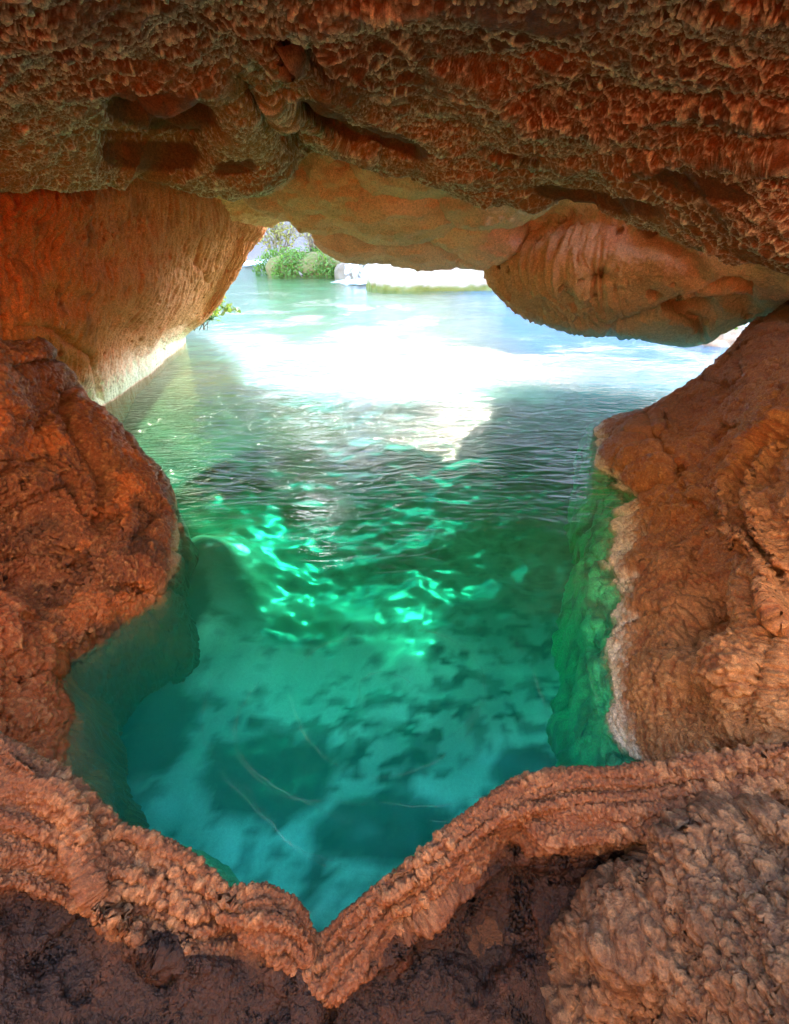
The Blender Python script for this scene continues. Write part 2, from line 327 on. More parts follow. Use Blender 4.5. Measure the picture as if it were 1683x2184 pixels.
# ------------------------------------------------------------------ left wall
def build_left_wall():
    global TINT
    TINT = np.array([1.3, 1.08, .78])
    E = lambda p, *a: (p, W(*a)); Q = lambda p, px, py, y: (p, P(px, py, y))
    R = [[E(-9, -2.6, -.4, 2.9), E(-3, -2.6, 1.5, 2.9), E(0, -2.4, 3.4, 2.9), E(3, -2.2, 5, 2.9), E(5, -2.0, 6.4, 2.8), E(6, -1.9, 6.2, 2.6), E(8, -2.8, 8, 2.6)],
         [E(-9, -2.1, -.4, 1.9), E(-3, -2.2, 1.8, 1.9), Q(0, 0, 345, 3.3), Q(1.5, 150, 350, 3.9), Q(3, 300, 355, 4.6), Q(4.2, 420, 372, 5.1), Q(5.2, 505, 402, 5.6), Q(6, 556, 452, 6.0), E(8, -2.3, 8, 1.7)],
         [E(-9, -2.2, -.4, 1.5), E(-3, -2.35, 1.7, 1.5), Q(0, 0, 480, 3.1), Q(1.5, 150, 485, 3.75), Q(3, 300, 490, 4.6), Q(4.2, 420, 505, 5.3), Q(5.2, 495, 520, 6.0), Q(6, 524, 540, 6.3), E(8, -2.9, 8.4, 1.0)],
         [E(-9, -2.4, -.4, 1.0), E(-3, -2.5, 1.6, 1.0), Q(0, 0, 610, 2.95), Q(1.5, 150, 620, 3.6), Q(3, 280, 630, 4.5), Q(4.2, 380, 640, 5.6), Q(5.2, 440, 645, 6.6), Q(6, 463, 650, 6.7), E(8, -3.4, 8.6, .5)],
         [E(-9, -2.6, -.4, .5), E(-3, -2.6, 1.5, .5), Q(0, 0, 740, 2.85), Q(1.5, 120, 745, 3.45), Q(3, 230, 738, 4.4), Q(4.2, 312, 735, 5.4), Q(5.2, 372, 722, 6.45), Q(6, 402, 712, 6.9), E(8, -3.8, 8.2, .2)],
         [E(-9, -2.9, -.4, 0), E(-3, -2.9, 1.5, 0), E(0, -3.0, 3.0, 0), E(1.5, -2.95, 3.8, 0), (3, Z(222, 864, 0)), (4.2, Z(300, 812, 0)), (5.2, Z(365, 758, 0)), (6, Z(395, 733, 0)), E(8, -4.1, 8, 0)],
         [E(-9, -3, -.4, -.8), E(-3, -3, 1.5, -.8), E(0, -3.1, 3.0, -.8), E(1.5, -3.05, 3.8, -.8), E(3, -2.9, 4.5, -.8), E(4.2, -3.0, 5.6, -.8), E(5.2, -3.15, 6.6, -.8), E(6, -3.3, 7.2, -.8), E(8, -4.2, 8, -.8)]]
    s = Sheet(loft(R, params((-9, -.5, 50), (-.5, 6.2, 520), (6.2, 8, 30)), [16, 110, 110, 110, 90, 20]))
    s.stamp([(150, 640, 70, 30, 10, -.06, 1.3), (240, 560, 60, 26, 0, -.05, 1.2), (60, 545, 60, 40, 0, -.06, 1.3), (330, 620, 50, 60, 30, .05, 1.2), (120, 440, 90, 40, 0, .06, 1.2)])
    s.groove([(0, 700), (60, 690), (120, 705), (190, 760), (215, 850)], 8, -.05)
    s.groove([(430, 500), (420, 560), (440, 600)], 6, -.03)
    V = s.V; s.push(.08*fbm(V, 1.3, 3, 301)+.03*fbm(V*np.array([1, 1, .5]), 4, 3, 303))
    V = s.V; up = sstep(.35, 1.2, V[:, 2])
    # flutes running down the wall, grains and pits
    Qs = np.stack([s.S*1.0, s.T*.22, 0*s.S], 1)+.03*fbm(V, 3, 2, 305)[:, None]
    fl = fbm(Qs, 13, 3, 307, .5, ridged=True)
    s.push(.034*fl*(.35+.65*up))
    V = s.V; fine = fbm(V*np.array([1, 1, .55]), 22, 4, 311, .6)
    F1, F2, ID = worley(V, 11, 313); pit = (1-sstep(.12, .3, F1))*(ID > .72)
    s.push(.014*fine-.03*pit+.006*fbm(V, 60, 2, 315))
    V = s.V; far = sstep(3.2, 6.5, V[:, 1])
    c = mixc(ORANGE*np.ones((len(V), 3)), RUST, np.clip(.4+.9*fbm(V, 2.0, 4, 317), 0, 1))
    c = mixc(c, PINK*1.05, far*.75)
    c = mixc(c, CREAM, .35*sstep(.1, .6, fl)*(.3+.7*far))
    c = mixc(c, rgb(1.0, 1.0, 1.0), .9*sstep(.50, .05, V[:, 2]+.2*fine)*sstep(-.02, .03, V[:, 2]))  # white waterline crust, with the sun's edge glow painted into it
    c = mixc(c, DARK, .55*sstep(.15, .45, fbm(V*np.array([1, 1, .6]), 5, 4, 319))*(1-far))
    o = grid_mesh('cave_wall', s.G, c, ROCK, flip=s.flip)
    return tag(o, 'orange fluted rock wall leaning over the left side of the water', 'rock wall')

# ------------------------------------------------------------------ left boulders
def flow_detail(s, seed, flow=(14, 4), amp=1.0, big=.05):
    V = s.V; s.push(big*fbm(V, 2.6, 3, seed)+.4*big*fbm(V, 6, 3, seed+1))
    V = s.V; w = .05*fbm(V, 4, 2, seed+2)
    Qs = np.stack([s.S+w, s.T+w, 0*w], 1)*np.array([flow[0], flow[1], 1.])
    rip = fbm(Qs, 1.6, 3, seed+3, .55, ridged=True)
    s.push(amp*.010*rip)
    V = s.V; fine = fbm(V, 40, 4, seed+5, .6)
    F1, F2, ID = worley(V+.006*fine[:, None], 48, seed+7)
    s.push(amp*(.013*fine+.011*(.6-F1)))
    s.tips = np.clip(sstep(.40, .12, F1)*.6+sstep(.05, .4, fine)*.7, 0, 1)  # pale mineral tips that also put highlight contrast into the colour
    return rip, fine
def crag(s, seed, sc_, step, crack):
    V = s.V; q = V+.10*np.stack([fbm(V, 2.5, 3, seed), fbm(V, 2.5, 3, seed+1), fbm(V, 2.5, 3, seed+2)], 1)
    F1, F2, ID = worley(q, sc_, seed+3); e = F2-F1
    s.push(step*(ID-.5)*sstep(0, .25, e)-crack*(1-sstep(.0, .10, e)))
    return e
def build_left_boulder():
    global TINT
    TINT = np.array([.88, .75, .51])
    k = lambda lst: [(i, v) for i, v in enumerate(lst)]
    sil = [P(-260, 760, 2.0), P(-90, 725, 2.2), P(0, 728, 2.35), P(60, 732, 2.48), P(110, 775, 2.55), P(150, 830, 2.6), P(215, 892, 2.6), P(280, 955, 2.55), P(325, 1000, 2.42), P(352, 1080, 2.22), P(360, 1160, 1.96), Z(352, 1258, 0), W(-1.12, 1.75, -.7)]
    R = [k([v+np.array([-.15, .35, -1.2]) for v in sil]), k([v+np.array([-.05, .22, -.25]) for v in sil]), k(sil),
         k([P(-260, 900, 1.75), P(-110, 790, 2.0), P(-20, 785, 2.15), P(25, 800, 2.22), P(65, 840, 2.28), P(100, 885, 2.3), P(165, 945, 2.28), P(230, 1010, 2.2), P(270, 1060, 2.12), P(300, 1130, 2.0), P(312, 1210, 1.72), Z(318, 1290, 0), W(-1.18, 1.65, -.7)]),
         k([P(-260, 1050, 1.5), P(-140, 930, 1.75), P(-60, 920, 1.86), P(0, 925, 1.92), P(30, 950, 1.95), P(60, 985, 1.96), P(110, 1035, 1.94), P(170, 1095, 1.88), P(210, 1150, 1.82), P(235, 1210, 1.66), P(248, 1275, 1.52), Z(265, 1333, 0), W(-1.28, 1.55, -.7)]),
         k([P(-260, 1200, 1.3), P(-160, 1120, 1.52), P(-80, 1110, 1.6), P(-20, 1105, 1.66), P(20, 1120, 1.69), P(40, 1135, 1.69), P(75, 1165, 1.68), P(115, 1210, 1.64), P(140, 1250, 1.54), P(158, 1300, 1.42), P(170, 1345, 1.34), Z(190, 1385, 0), W(-1.36, 1.42, -.7)]),
         k([P(-260, 1400, 1.1), P(-180, 1290, 1.32), P(-100, 1280, 1.38), P(-50, 1280, 1.42), P(-20, 1285, 1.43), P(0, 1290, 1.44), P(20, 1300, 1.44), P(45, 1325, 1.36), P(60, 1345, 1.3), P(72, 1375, 1.22), P(80, 1400, 1.2), Z(92, 1424, 0), W(-1.42, 1.25, -.7)]),
         k([Z(-260, 1500, 0), Z(-190, 1460, .0), Z(-120, 1450, 0), Z(-80, 1450, 0), Z(-60, 1450, 0), Z(-40, 1448, 0), Z(-30, 1448, 0), Z(-20, 1446, 0), Z(0, 1446, 0), Z(10, 1444, 0), Z(20, 1442, 0), Z(40, 1440, -.02), W(-1.5, 1.2, -.7)])]
    s = Sheet(loft(R, params((0, 1, 20), (1, 11.2, 460), (11.2, 12, 20)), [8, 20, 90, 110, 110, 90, 30]))
    s.stamp([(60, 760, 55, 28, 20, .06, 1.3), (40, 1110, 90, 50, 20, -.07, 1.4), (260, 1010, 60, 35, 50, .05, 1.2), (230, 900, 70, 60, 50, .03, 1.2), (330, 905, 30, 40, 30, .04, 1.2),
             (90, 1250, 70, 35, 10, -.06, 1.4), (200, 1180, 90, 60, 20, .06, 1.2), (150, 930, 60, 80, 30, .05, 1.2), (215, 1120, 30, 18, 0, -.05, 1.3), (290, 1140, 50, 70, 10, .04, 1.2)])
    s.groove([(20, 775), (60, 790), (110, 775)], 10, -.06)
    s.groove([(150, 830), (140, 880), (170, 930), (215, 1000), (225, 1060), (215, 1110), (260, 1090)], 11, -.06)
    s.groove([(0, 1190), (80, 1165), (150, 1180), (185, 1230)], 10, -.06)
    s.groove([(0, 1010), (90, 985), (150, 1020), (190, 1090)], 10, -.035)
    crag(s, 431, (3.2, 3.2, 4.5), .05, .02)
    rip, fine = flow_detail(s, 401, (9, 5), 1.15, .055)
    V = s.V; F1, F2, ID = worley(V, 20, 409); pit = (1-sstep(.12, .3, F1))*(ID > .8); s.push(-.02*pit)
    V = s.V
    c = mixc(rgb(.26, .10, .045)*np.ones((len(V), 3)), RUST*.6, np.clip(.45+.9*fbm(V, 3, 4, 411), 0, 1))
    st = sstep(.05, .22, fbm(V, 3.3, 5, 413, .6)); c = mixc(c, DARK*1.1, .75*st*sstep(.75, .4, V[:, 2]))
    bare = sstep(.12, .2, fbm(V, 3.1, 4, 417, .55))*(1-st); c = mixc(c, ORANGE, .75*bare)
    c = mixc(c, rgb(.80, .46, .25), .5*s.tips*(1-.7*st))
    c = mixc(c, rgb(.16, .10, .05), .9*sstep(.0, -.04, V[:, 2])); c = mixc(c, rgb(.95, .85, .75), .6*sstep(.10, .02, V[:, 2]+.06*fine)*sstep(-.01, .01, V[:, 2])*sstep(1.5, 2.0, V[:, 1]))  # pale band at the water also paints a highlight on the right edge
    o = grid_mesh('boulder', s.G, c, NODULE, flip=s.flip)
    return tag(o, 'large wet brown boulder with dark stains rising from left pool edge', 'boulder')
def build_left_low():
    k = lambda lst: [(i, v) for i, v in enumerate(lst)]
    sil = [P(-250, 1240, 1.3), P(-80, 1262, 1.26), P(0, 1290, 1.22), P(45, 1330, 1.2), P(80, 1410, 1.13), P(100, 1490, 1.05), P(116, 1560, .95), Z(126, 1625, .02), W(-1.0, .85, -.6)]
    R = [k([v+np.array([-.05, .25, -.9]) for v in sil]), k([v+np.array([-.03, .12, -.15]) for v in sil]), k(sil),
         k([P(-250, 1380, 1.05), P(-130, 1360, 1.08), P(-60, 1370, 1.08), P(-25, 1400, 1.06), P(10, 1470, 1.0), P(35, 1540, .93), P(52, 1600, .87), Z(70, 1670, .05), W(-1.0, .75, -.6)]),
         k([P(-300, 1520, .85), P(-200, 1480, .88), P(-140, 1480, .88), P(-100, 1500, .87), P(-70, 1560, .83), P(-50, 1610, .79), P(-30, 1660, .75), Z(-20, 1720, .1), W(-1.05, .65, -.6)]),
         k([P(-400, 1700, .6)+np.array([0, 0, -.2])]*1+[P(-300, 1600, .7), P(-250, 1620, .7), P(-220, 1640, .7), P(-200, 1680, .68), P(-180, 1700, .66), P(-160, 1740, .64), Z(-150, 1800, .1), W(-1.2, .6, -.6)])]
    s = Sheet(loft(R, params((0, 1, 14), (1, 7.2, 260), (7.2, 8, 14)), [8, 16, 90, 80, 40]))
    crag(s, 481, (5, 5, 6), .035, .02)
    rip, fine = flow_detail(s, 451, (6, 8), 1.0, .035)
    V = s.V; c = mixc(ORANGE*.8*np.ones((len(V), 3)), RUST*.8, np.clip(.4+.9*fbm(V, 4, 4, 461), 0, 1)); c = mixc(c, rgb(.85, .5, .27), .5*s.tips); c = mixc(c, DARK, .6*sstep(.2, .45, fbm(V, 6, 4, 463)))
    o = grid_mesh('boulder', s.G, c, NODULE, flip=s.flip)
    return tag(o, 'orange rounded rock between the left boulder and the foreground rim', 'boulder')

# ------------------------------------------------------------------ right flowstone
def build_right():
    k = lambda lst: [(i, v) for i, v in enumerate(lst)]
    px2 = [(1700, 632, .98), (1610, 700, .86), (1510, 792, .52), (1430, 852, .27), (1282, 918, .03), (1312, 1020, 0), (1350, 1066, 0), (1307, 1185, 0), (1297, 1400, 0), (1333, 1560, 0), (1372, 1665, 0)]
    sil = [Z(*a) for a in px2]
    off = [0, 0, 0, 0, 22, 55, 70, 52, 48, 72, 90]
    sh = [Z(px2[i][0]-off[i], px2[i][1]+(6 if i > 4 else -10), -.15) if i > 3 else sil[i]+np.array([.12, .35, -.35]) for i in range(11)]
    dp = [v+np.array([-.06, .05, -.75]) for v in sh]
    R = [k(dp), k(sh), k(sil),
         k([Z(*a) for a in [(1750, 690, .95), (1650, 770, .78), (1560, 850, .52), (1480, 905, .33), (1395, 965, .20), (1395, 1040, .14), (1415, 1110, .13), (1385, 1220, .13), (1375, 1400, .12), (1405, 1550, .11), (1440, 1640, .14)]]),
         k([Z(*a) for a in [(1800, 780, .95), (1730, 860, .82), (1650, 930, .64), (1580, 985, .50), (1520, 1050, .38), (1515, 1110, .33), (1520, 1180, .31), (1500, 1280, .30), (1490, 1420, .27), (1515, 1530, .24), (1530, 1590, .24)]]),
         k([Z(*a) for a in [(1950, 850, 1.0), (1880, 950, .92), (1800, 1020, .82), (1730, 1080, .74), (1690, 1150, .64), (1690, 1200, .60), (1690, 1260, .56), (1680, 1340, .52), (1680, 1440, .48), (1690, 1530, .44), (1700, 1580, .42)]]),
         k([W(3.0, 3.0, 1.3), W(2.6, 2.5, 1.25), W(2.35, 2.1, 1.2), W(2.1, 1.8, 1.1), W(1.9, 1.5, 1.05), W(1.8, 1.3, 1.0), W(1.75, 1.15, 1.0), W(1.7, .95, .95), W(1.6, .75, .9), W(1.5, .45, .85), W(1.5, .1, .8)]),
         k([W(3.4, 3.2, 2.6), W(3.0, 2.6, 2.6), W(2.8, 2.2, 2.6), W(2.6, 1.8, 2.6), W(2.5, 1.5, 2.5), W(2.4, 1.3, 2.4), W(2.35, 1.1, 2.3), W(2.3, .9, 2.2), W(2.3, .7, 2.1), W(2.3, .3, 2.0), W(2.3, -.2, 2.0)])]
    R = [r+[(11, r[-1][1]+np.array([-.02, -.28, .02]))] for r in R]
    s = Sheet(loft(R, params((0, 10, 760), (10, 11, 50)), [14, 40, 110, 130, 120, 30, 10]))
    s.stamp([(1505, 1325, 52, 85, 20, -.22, 1.8), (1560, 1600, 40, 30, -20, -.2, 1.8), (1340, 960, 40, 80, 30, .06, 1.2), (1420, 920, 30, 70, 25, .05, 1.2), (1370, 1010, 60, 25, -20, .04, 1.2),
             (1600, 1250, 40, 60, 10, .06, 1.2), (1460, 1080, 80, 22, -25, .05, 1.2), (1480, 1500, 60, 50, 0, -.05, 1.3), (1400, 1500, 60, 80, 20, .04, 1.2), (1640, 880, 60, 60, 0, .05, 1.2), (1560, 1450, 40, 60, 0, .05, 1.2)])
    s.groove([(1380, 880), (1390, 920), (1420, 960), (1440, 1000)], 9, -.07)
    s.groove([(1340, 1062), (1430, 1020), (1500, 960), (1540, 900)], 12, -.07)
    s.groove([(1683, 900), (1620, 960), (1585, 1010), (1570, 1070), (1600, 1160), (1640, 1260), (1683, 1350)], 14, .09)
    s.groove([(1683, 960), (1640, 1000), (1615, 1060), (1640, 1140), (1683, 1220)], 11, .07)
    s.groove([(1400, 1450), (1450, 1380), (1500, 1400), (1480, 1480)], 10, -.04)
    crag(s, 531, (2.6, 2.6, 3.5), .06, .03)
    V = s.V; s.push(.06*fbm(V, 2.6, 3, 501)+.03*fbm(V, 6, 3, 503))
    V = s.V; w = .06*fbm(V, 3, 2, 505)
    Qs = np.stack([(s.S+.75*s.T+w), (s.T+w)*.22, .35*V[:, 2]], 1)
    rip = fbm(Qs, 13, 4, 507, .6, ridged=True); above = sstep(-.1, .02, V[:, 2])
    s.push(.011*rip*(.4+.6*above)+(1-above)*(.045*fbm(V, 7, 3, 521)+.02*fbm(V, 16, 2, 523)))
    V = s.V; fine = fbm(V, 42, 4, 509, .6); F1, F2, ID = worley(V+.006*fine[:, None], 52, 511)
    H1, H2, _ = worley(np.stack([s.S+.75*s.T+w, s.T*.5, 0*w], 1), 26, 517)
    s.push((.014*fine+.013*(.6-F1)+.010*(.6-H1))*(.35+.65*above))
    V = s.V
    c = mixc(rgb(.34, .14, .055)*np.ones((len(V), 3)), ORANGE*.8, np.clip(.45+.9*fbm(V, 2.4, 4, 513), 0, 1))
    c = mixc(c, rgb(.28, .115, .05), .7*sstep(.05, .4, fbm(V, 3.6, 4, 515)))
    c = mixc(c, TAN, .55*sstep(.1, .6, rip)); c = mixc(c, rgb(.85, .52, .28), .6*np.clip(sstep(.40, .12, F1)*.6+sstep(.05, .4, fine)*.7, 0, 1))  # pale grain tips paint highlight contrast over the flowstone colour
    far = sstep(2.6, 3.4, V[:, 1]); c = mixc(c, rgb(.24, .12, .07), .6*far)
    c = mixc(c, rgb(1.0, 1.05, 1.1), .9*sstep(.085, .015, V[:, 2]+.05*fine)*sstep(-.02, .01, V[:, 2]))
    c = mixc(c, mixc(rgb(.10, .95, .55)*np.ones((len(V), 3)), rgb(.05, .35, .20), sstep(-.1, .3, fbm(V, 8, 3, 525))), sstep(.005, -.03, V[:, 2]+.02*fine)*.95)
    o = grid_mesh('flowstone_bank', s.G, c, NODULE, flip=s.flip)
    return tag(o, 'tan and orange flowstone slope on the right with a white waterline', 'flowstone')

# ------------------------------------------------------------------ right hanging lobe
def build_lobe():
    global TINT
    TINT = np.array([1.0, .88, .72])
    Q = lambda p, px, py, y: (p, P(px, py, y))
    R = [[Q(0, 1050, 430, 5.68), Q(1, 1120, 420, 5.08), Q(2, 1250, 415, 4.54), Q(3, 1400, 430, 4.12), Q(4, 1550, 470, 3.76), Q(5, 1780, 550, 3.20), Q(6, 2200, 600, 2.60)],
         [Q(0, 1066, 505, 5.74), Q(1, 1105, 492, 5.20), Q(2, 1235, 490, 4.60), Q(3, 1400, 505, 4.12), Q(4, 1560, 540, 3.76), Q(5, 1780, 595, 3.30), Q(6, 2200, 640, 2.80)],
         [Q(0, 1044, 565, 5.68), Q(1, 1082, 580, 5.14), Q(2, 1200, 590, 4.54), Q(3, 1390, 600, 4.18), Q(4, 1560, 600, 3.94), Q(5, 1780, 632, 3.58), Q(6, 2200, 690, 3.20)],
         [Q(0, 1058, 605, 5.68), Q(1, 1112, 640, 5.20), Q(2, 1225, 668, 4.78), Q(3, 1390, 682, 4.54), Q(4, 1535, 655, 4.30), Q(5, 1760, 652, 4.00), Q(6, 2200, 720, 3.64)]]
    lip = [Q(0, 1078, 627, 5.80), Q(1, 1150, 672, 5.44), Q(2, 1262, 706, 5.14), Q(3, 1390, 728, 4.96), Q(4, 1492, 742, 4.84), Q(5, 1650, 680, 4.60), Q(6, 2200, 760, 4.00)]
    R += [lip, [(p, v+np.array([.1, .6, .06])) for p, v in lip], [(p, v+np.array([.2, 1.1, 1.2])) for p, v in lip], [(p, np.array([v[0]+.2, v[1]+1.1, 2.7])) for p, v in lip]]
    s = Sheet(loft(R, params((0, 5, 420), (5, 6, 20)), [60, 80, 90, 60, 25, 10, 6]))
    s.stamp([(1275, 580, 24, 20, 0, -.22, 1.8), (1262, 590, 18, 14, 0, -.12, 1.6), (1375, 487, 16, 22, 0, -.2, 1.8), (1365, 510, 40, 30, 0, -.1, 1.5), (1430, 530, 50, 22, 20, -.1, 1.5), (1395, 625, 14, 11, 0, -.12, 1.6), (1478, 665, 45, 22, 0, -.15, 1.6), (1550, 640, 70, 20, 10, -.12, 1.5),
             (1300, 520, 80, 40, 0, .05, 1.2), (1480, 600, 90, 40, 5, .08, 1.2), (1180, 560, 90, 60, 0, .10, 1.2), (1550, 560, 60, 25, 25, .08, 1.2)])
    s.groove([(1300, 700), (1390, 672), (1470, 640), (1545, 605), (1600, 612)], 11, -.16)
    s.groove([(1440, 640), (1490, 690), (1500, 735)], 9, -.12)
    V = s.V; s.push(.07*fbm(V, 1.6, 3, 601)+.03*fbm(V, 4, 3, 603))
    V = s.V; px, py = project(V)
    Qs = np.stack([s.S, s.T*.16, 0*s.S], 1)+.05*fbm(V, 2, 2, 605)[:, None]
    fl = fbm(Qs, 12.5, 2, 607, .4, ridged=True); lw = sstep(1420, 1180, px)
    s.push(.085*fl*lw)
    V = s.V; fine = fbm(V, 16, 4, 609, .6); F1, F2, ID = worley(V, 5.5, 611); pit = (1-sstep(.10, .22, F1))*(ID > .55)
    s.push(.018*fine-.08*pit+.008*fbm(V, 45, 2, 613))
    V = s.V
    c = mixc(rgb(.80, .60, .40)*np.ones((len(V), 3)), rgb(.62, .44, .27), np.clip(.4+.9*fbm(V, 2, 4, 615), 0, 1))
    c = mixc(c, ORANGE, .35*sstep(1.05, 1.4, V[:, 2])*sstep(-.1, .3, fbm(V, 2.5, 3, 617)))
    c = mixc(c, rgb(.66, .68, .66), .7*sstep(.75, .35, V[:, 2])); c = mixc(c, DARK, .6*pit)
    o = grid_mesh('hanging_rock', s.G, c, ROCK, flip=s.flip)
    return tag(o, 'tan fluted rock lobe with dark holes hanging low over the blue water', 'hanging rock')

# ------------------------------------------------------------------ foreground rim and mound
def build_rim():
    global TINT
    TINT = np.array([.88, .75, .51])
    pts = [(-760, 1330, .74), (-330, 1440, .62), (-140, 1500, .52), (0, 1572, .45), (70, 1612, .42), (130, 1652, .38), (235, 1752, .32), (330, 1796, .29), (405, 1832, .27), (510, 1908, .24), (590, 1912, .24), (640, 1950, .21), (668, 1992, .17), (740, 1940, .22), (820, 1880, .26), (900, 1822, .29), (980, 1752, .31), (1062, 1702, .33), (1200, 1655, .36), (1400, 1640, .39), (1530, 1622, .42), (1683, 1585, .45), (1850, 1540, .5), (2050, 1500, .6), (2500, 1420, .75)]
    prm = [p[0] for p in pts]
    sil = [Z(*p) for p in pts]
    K = lambda L: list(zip(prm, L))
    rr_ = np.random.default_rng(5); nw = len(pts)-2; wob_ = np.interp(np.arange(nw), np.arange(0, nw+2, 2), rr_.uniform(-.28, .30, len(np.arange(0, nw+2, 2))))+rr_.uniform(-.12, .12, nw); wob_ = np.pad(wob_, 1)
    lf = np.interp(prm, [0, 500, 800], [1, .8, 0])
    def below(dp, z, fan=0.0):       # row further down the picture
        return K([Z(p[0], p[1]+dp*np.interp(p[0], [-330, 100, 330, 520, 668, 900, 1200, 1683], [1.5, 1.45, 1.35, 1.0, .85, .95, .8, .7])*(1+wb*min(1, dp/120)), zz) for p, zz, wb in zip(pts, z, wob_)])
    zc = np.array([p[2] for p in pts])
    def hid(v):
        f = CZ/(CZ-v[2])*.985; return np.array([v[0]*f, v[1]*f, -.015])
    R = [K([hid(v)+np.array([0, .20, -.9]) for v in sil]), K([hid(v)+np.array([0, -.03+.10*abs(math.sin(5.7*v[0]+1.2)), -.13]) for v in sil]), K([hid(v) for v in sil]), K(sil),
         below(38, zc+.015), below(85, zc+.01), below(130, zc-.03), below(175, zc-.10+.05*lf), below(250, zc*(.45+.3*lf)), below(380, zc*(.2+.35*lf)+.06), below(560, zc*.35*lf+.10), below(900, zc*0+.12)]
    RS = [6, 10, 20, 60, 70, 70, 70, 80, 80, 60, 20]
    s = Sheet(loft(R, params((-760, -330, 40), (-330, -30, 40), (-30, 1713, 1300), (1713, 2050, 30), (2050, 2500, 30)), RS))
    px0, py0 = project(s.V)
    rowpos = np.repeat(np.concatenate([np.linspace(k, k+1, n, endpoint=False) for k, n in enumerate(RS)]+[[11.0]]), s.Wd)
    crest = sstep(2.2, 3.0, rowpos)*sstep(7.6, 6.6, rowpos)
    s.groove([(0, 1640), (120, 1740), (200, 1850), (260, 1960), (340, 2060)], 16, .05)
    s.groove([(240, 1790), (330, 1850), (430, 1920), (480, 1990), (560, 2040), (610, 2070)], 14, -.03)
    s.groove([(640, 2060), (760, 2000), (900, 1900), (1010, 1800), (1100, 1760), (1250, 1715), (1450, 1700), (1683, 1650)], 12, -.028)
    s.groove([(690, 2100), (840, 2010), (960, 1900), (1060, 1820), (1200, 1760), (1400, 1750)], 16, .03)
    s.groove([(610, 2080), (640, 2183)], 40, .05)
    s.stamp([(420, 2060, 110, 60, 30, .05, 1.2), (560, 1960, 70, 40, 30, .03, 1.2), (1480, 1590, 60, 30, -10, .05, 1.2), (100, 1950, 120, 120, 0, -.06, 1.2), (1000, 2000, 160, 110, -30, -.08, 1.2)])
    V = s.V; s.push(.022*fbm(V, 5, 3, 701)*1.0)
    V = s.V
    # growth lines along the rim
    ln = np.sin(rowpos*8.5+2.2*fbm(V, 4, 3, 703)); ln = np.sign(ln)*np.abs(ln)**.7
    s.push(.010*ln*crest)
    V = s.V; w = .01*np.stack([fbm(V, 14, 2, 705), fbm(V, 14, 2, 707), fbm(V, 14, 2, 709)], 1)
    K1, K2, IK = worley(V+1.5*w, 17, 719); s.push(.011*(np.sqrt(np.clip(1-(K1/.7)**2, 0, 1))-.5)*sstep(-.1, .3, fbm(V, 4, 2, 727))*(.35+.65*crest))
    V = s.V; F1, F2, ID = worley(V+w, 48, 711); G1, G2, ID2 = worley(V+.6*w, 112, 713); pop = sstep(-.25, .25, fbm(V, 6, 3, 715))
    dome = lambda F, r: np.sqrt(np.clip(1-(F/r)**2, 0, 1))
    bead = dome(F1, .62)*(.35+.65*ID)*.013*pop+dome(G1, .62)*(.4+.6*ID2)*.0065
    s.push(bead*(.3+.7*crest)+.003*fbm(V, 60, 3, 717, .6))
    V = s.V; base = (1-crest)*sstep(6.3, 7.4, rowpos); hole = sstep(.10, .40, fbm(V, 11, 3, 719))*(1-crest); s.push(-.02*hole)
    V = s.V; s.push(base*(.045*fbm(V, 4.5, 3, 731)+.010*fbm(V, 19, 3, 733, .5)))
    V = s.V; P1, P2, IP = worley(V+w, 30, 735); s.push(base*.011*(np.clip(P1, 0, 1)**1.4-.4)*sstep(-.2, .3, fbm(V, 5, 2, 739)))
    V = s.V; s.push(base*.004*fbm(V, 70, 3, 737, .6))
    V = s.V
    c = mixc(rgb(.25, .095, .045)*np.ones((len(V), 3)), rgb(.18, .065, .028), np.clip(.5+.9*fbm(V, 5, 3, 721), 0, 1))
    c = mixc(c, rgb(.66, .38, .23), .8*np.clip(bead*66-.12, 0, 1)*(.25+.75*crest))  # pale mineral bead tops, highlights painted in with them
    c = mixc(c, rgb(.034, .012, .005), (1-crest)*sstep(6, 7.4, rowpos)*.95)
    c = mixc(c, rgb(.22, .075, .03), .35*sstep(.1, .4, fbm(V, 7, 4, 723))*(1-crest))
    c = mixc(c, rgb(.16, .62, .36), sstep(.02, -.03, V[:, 2])*sstep(3.2, 2.8, rowpos))
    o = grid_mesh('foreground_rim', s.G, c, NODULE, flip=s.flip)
    tag(o, 'brown nodular travertine rim curving in a V along the foreground', 'rock rim')
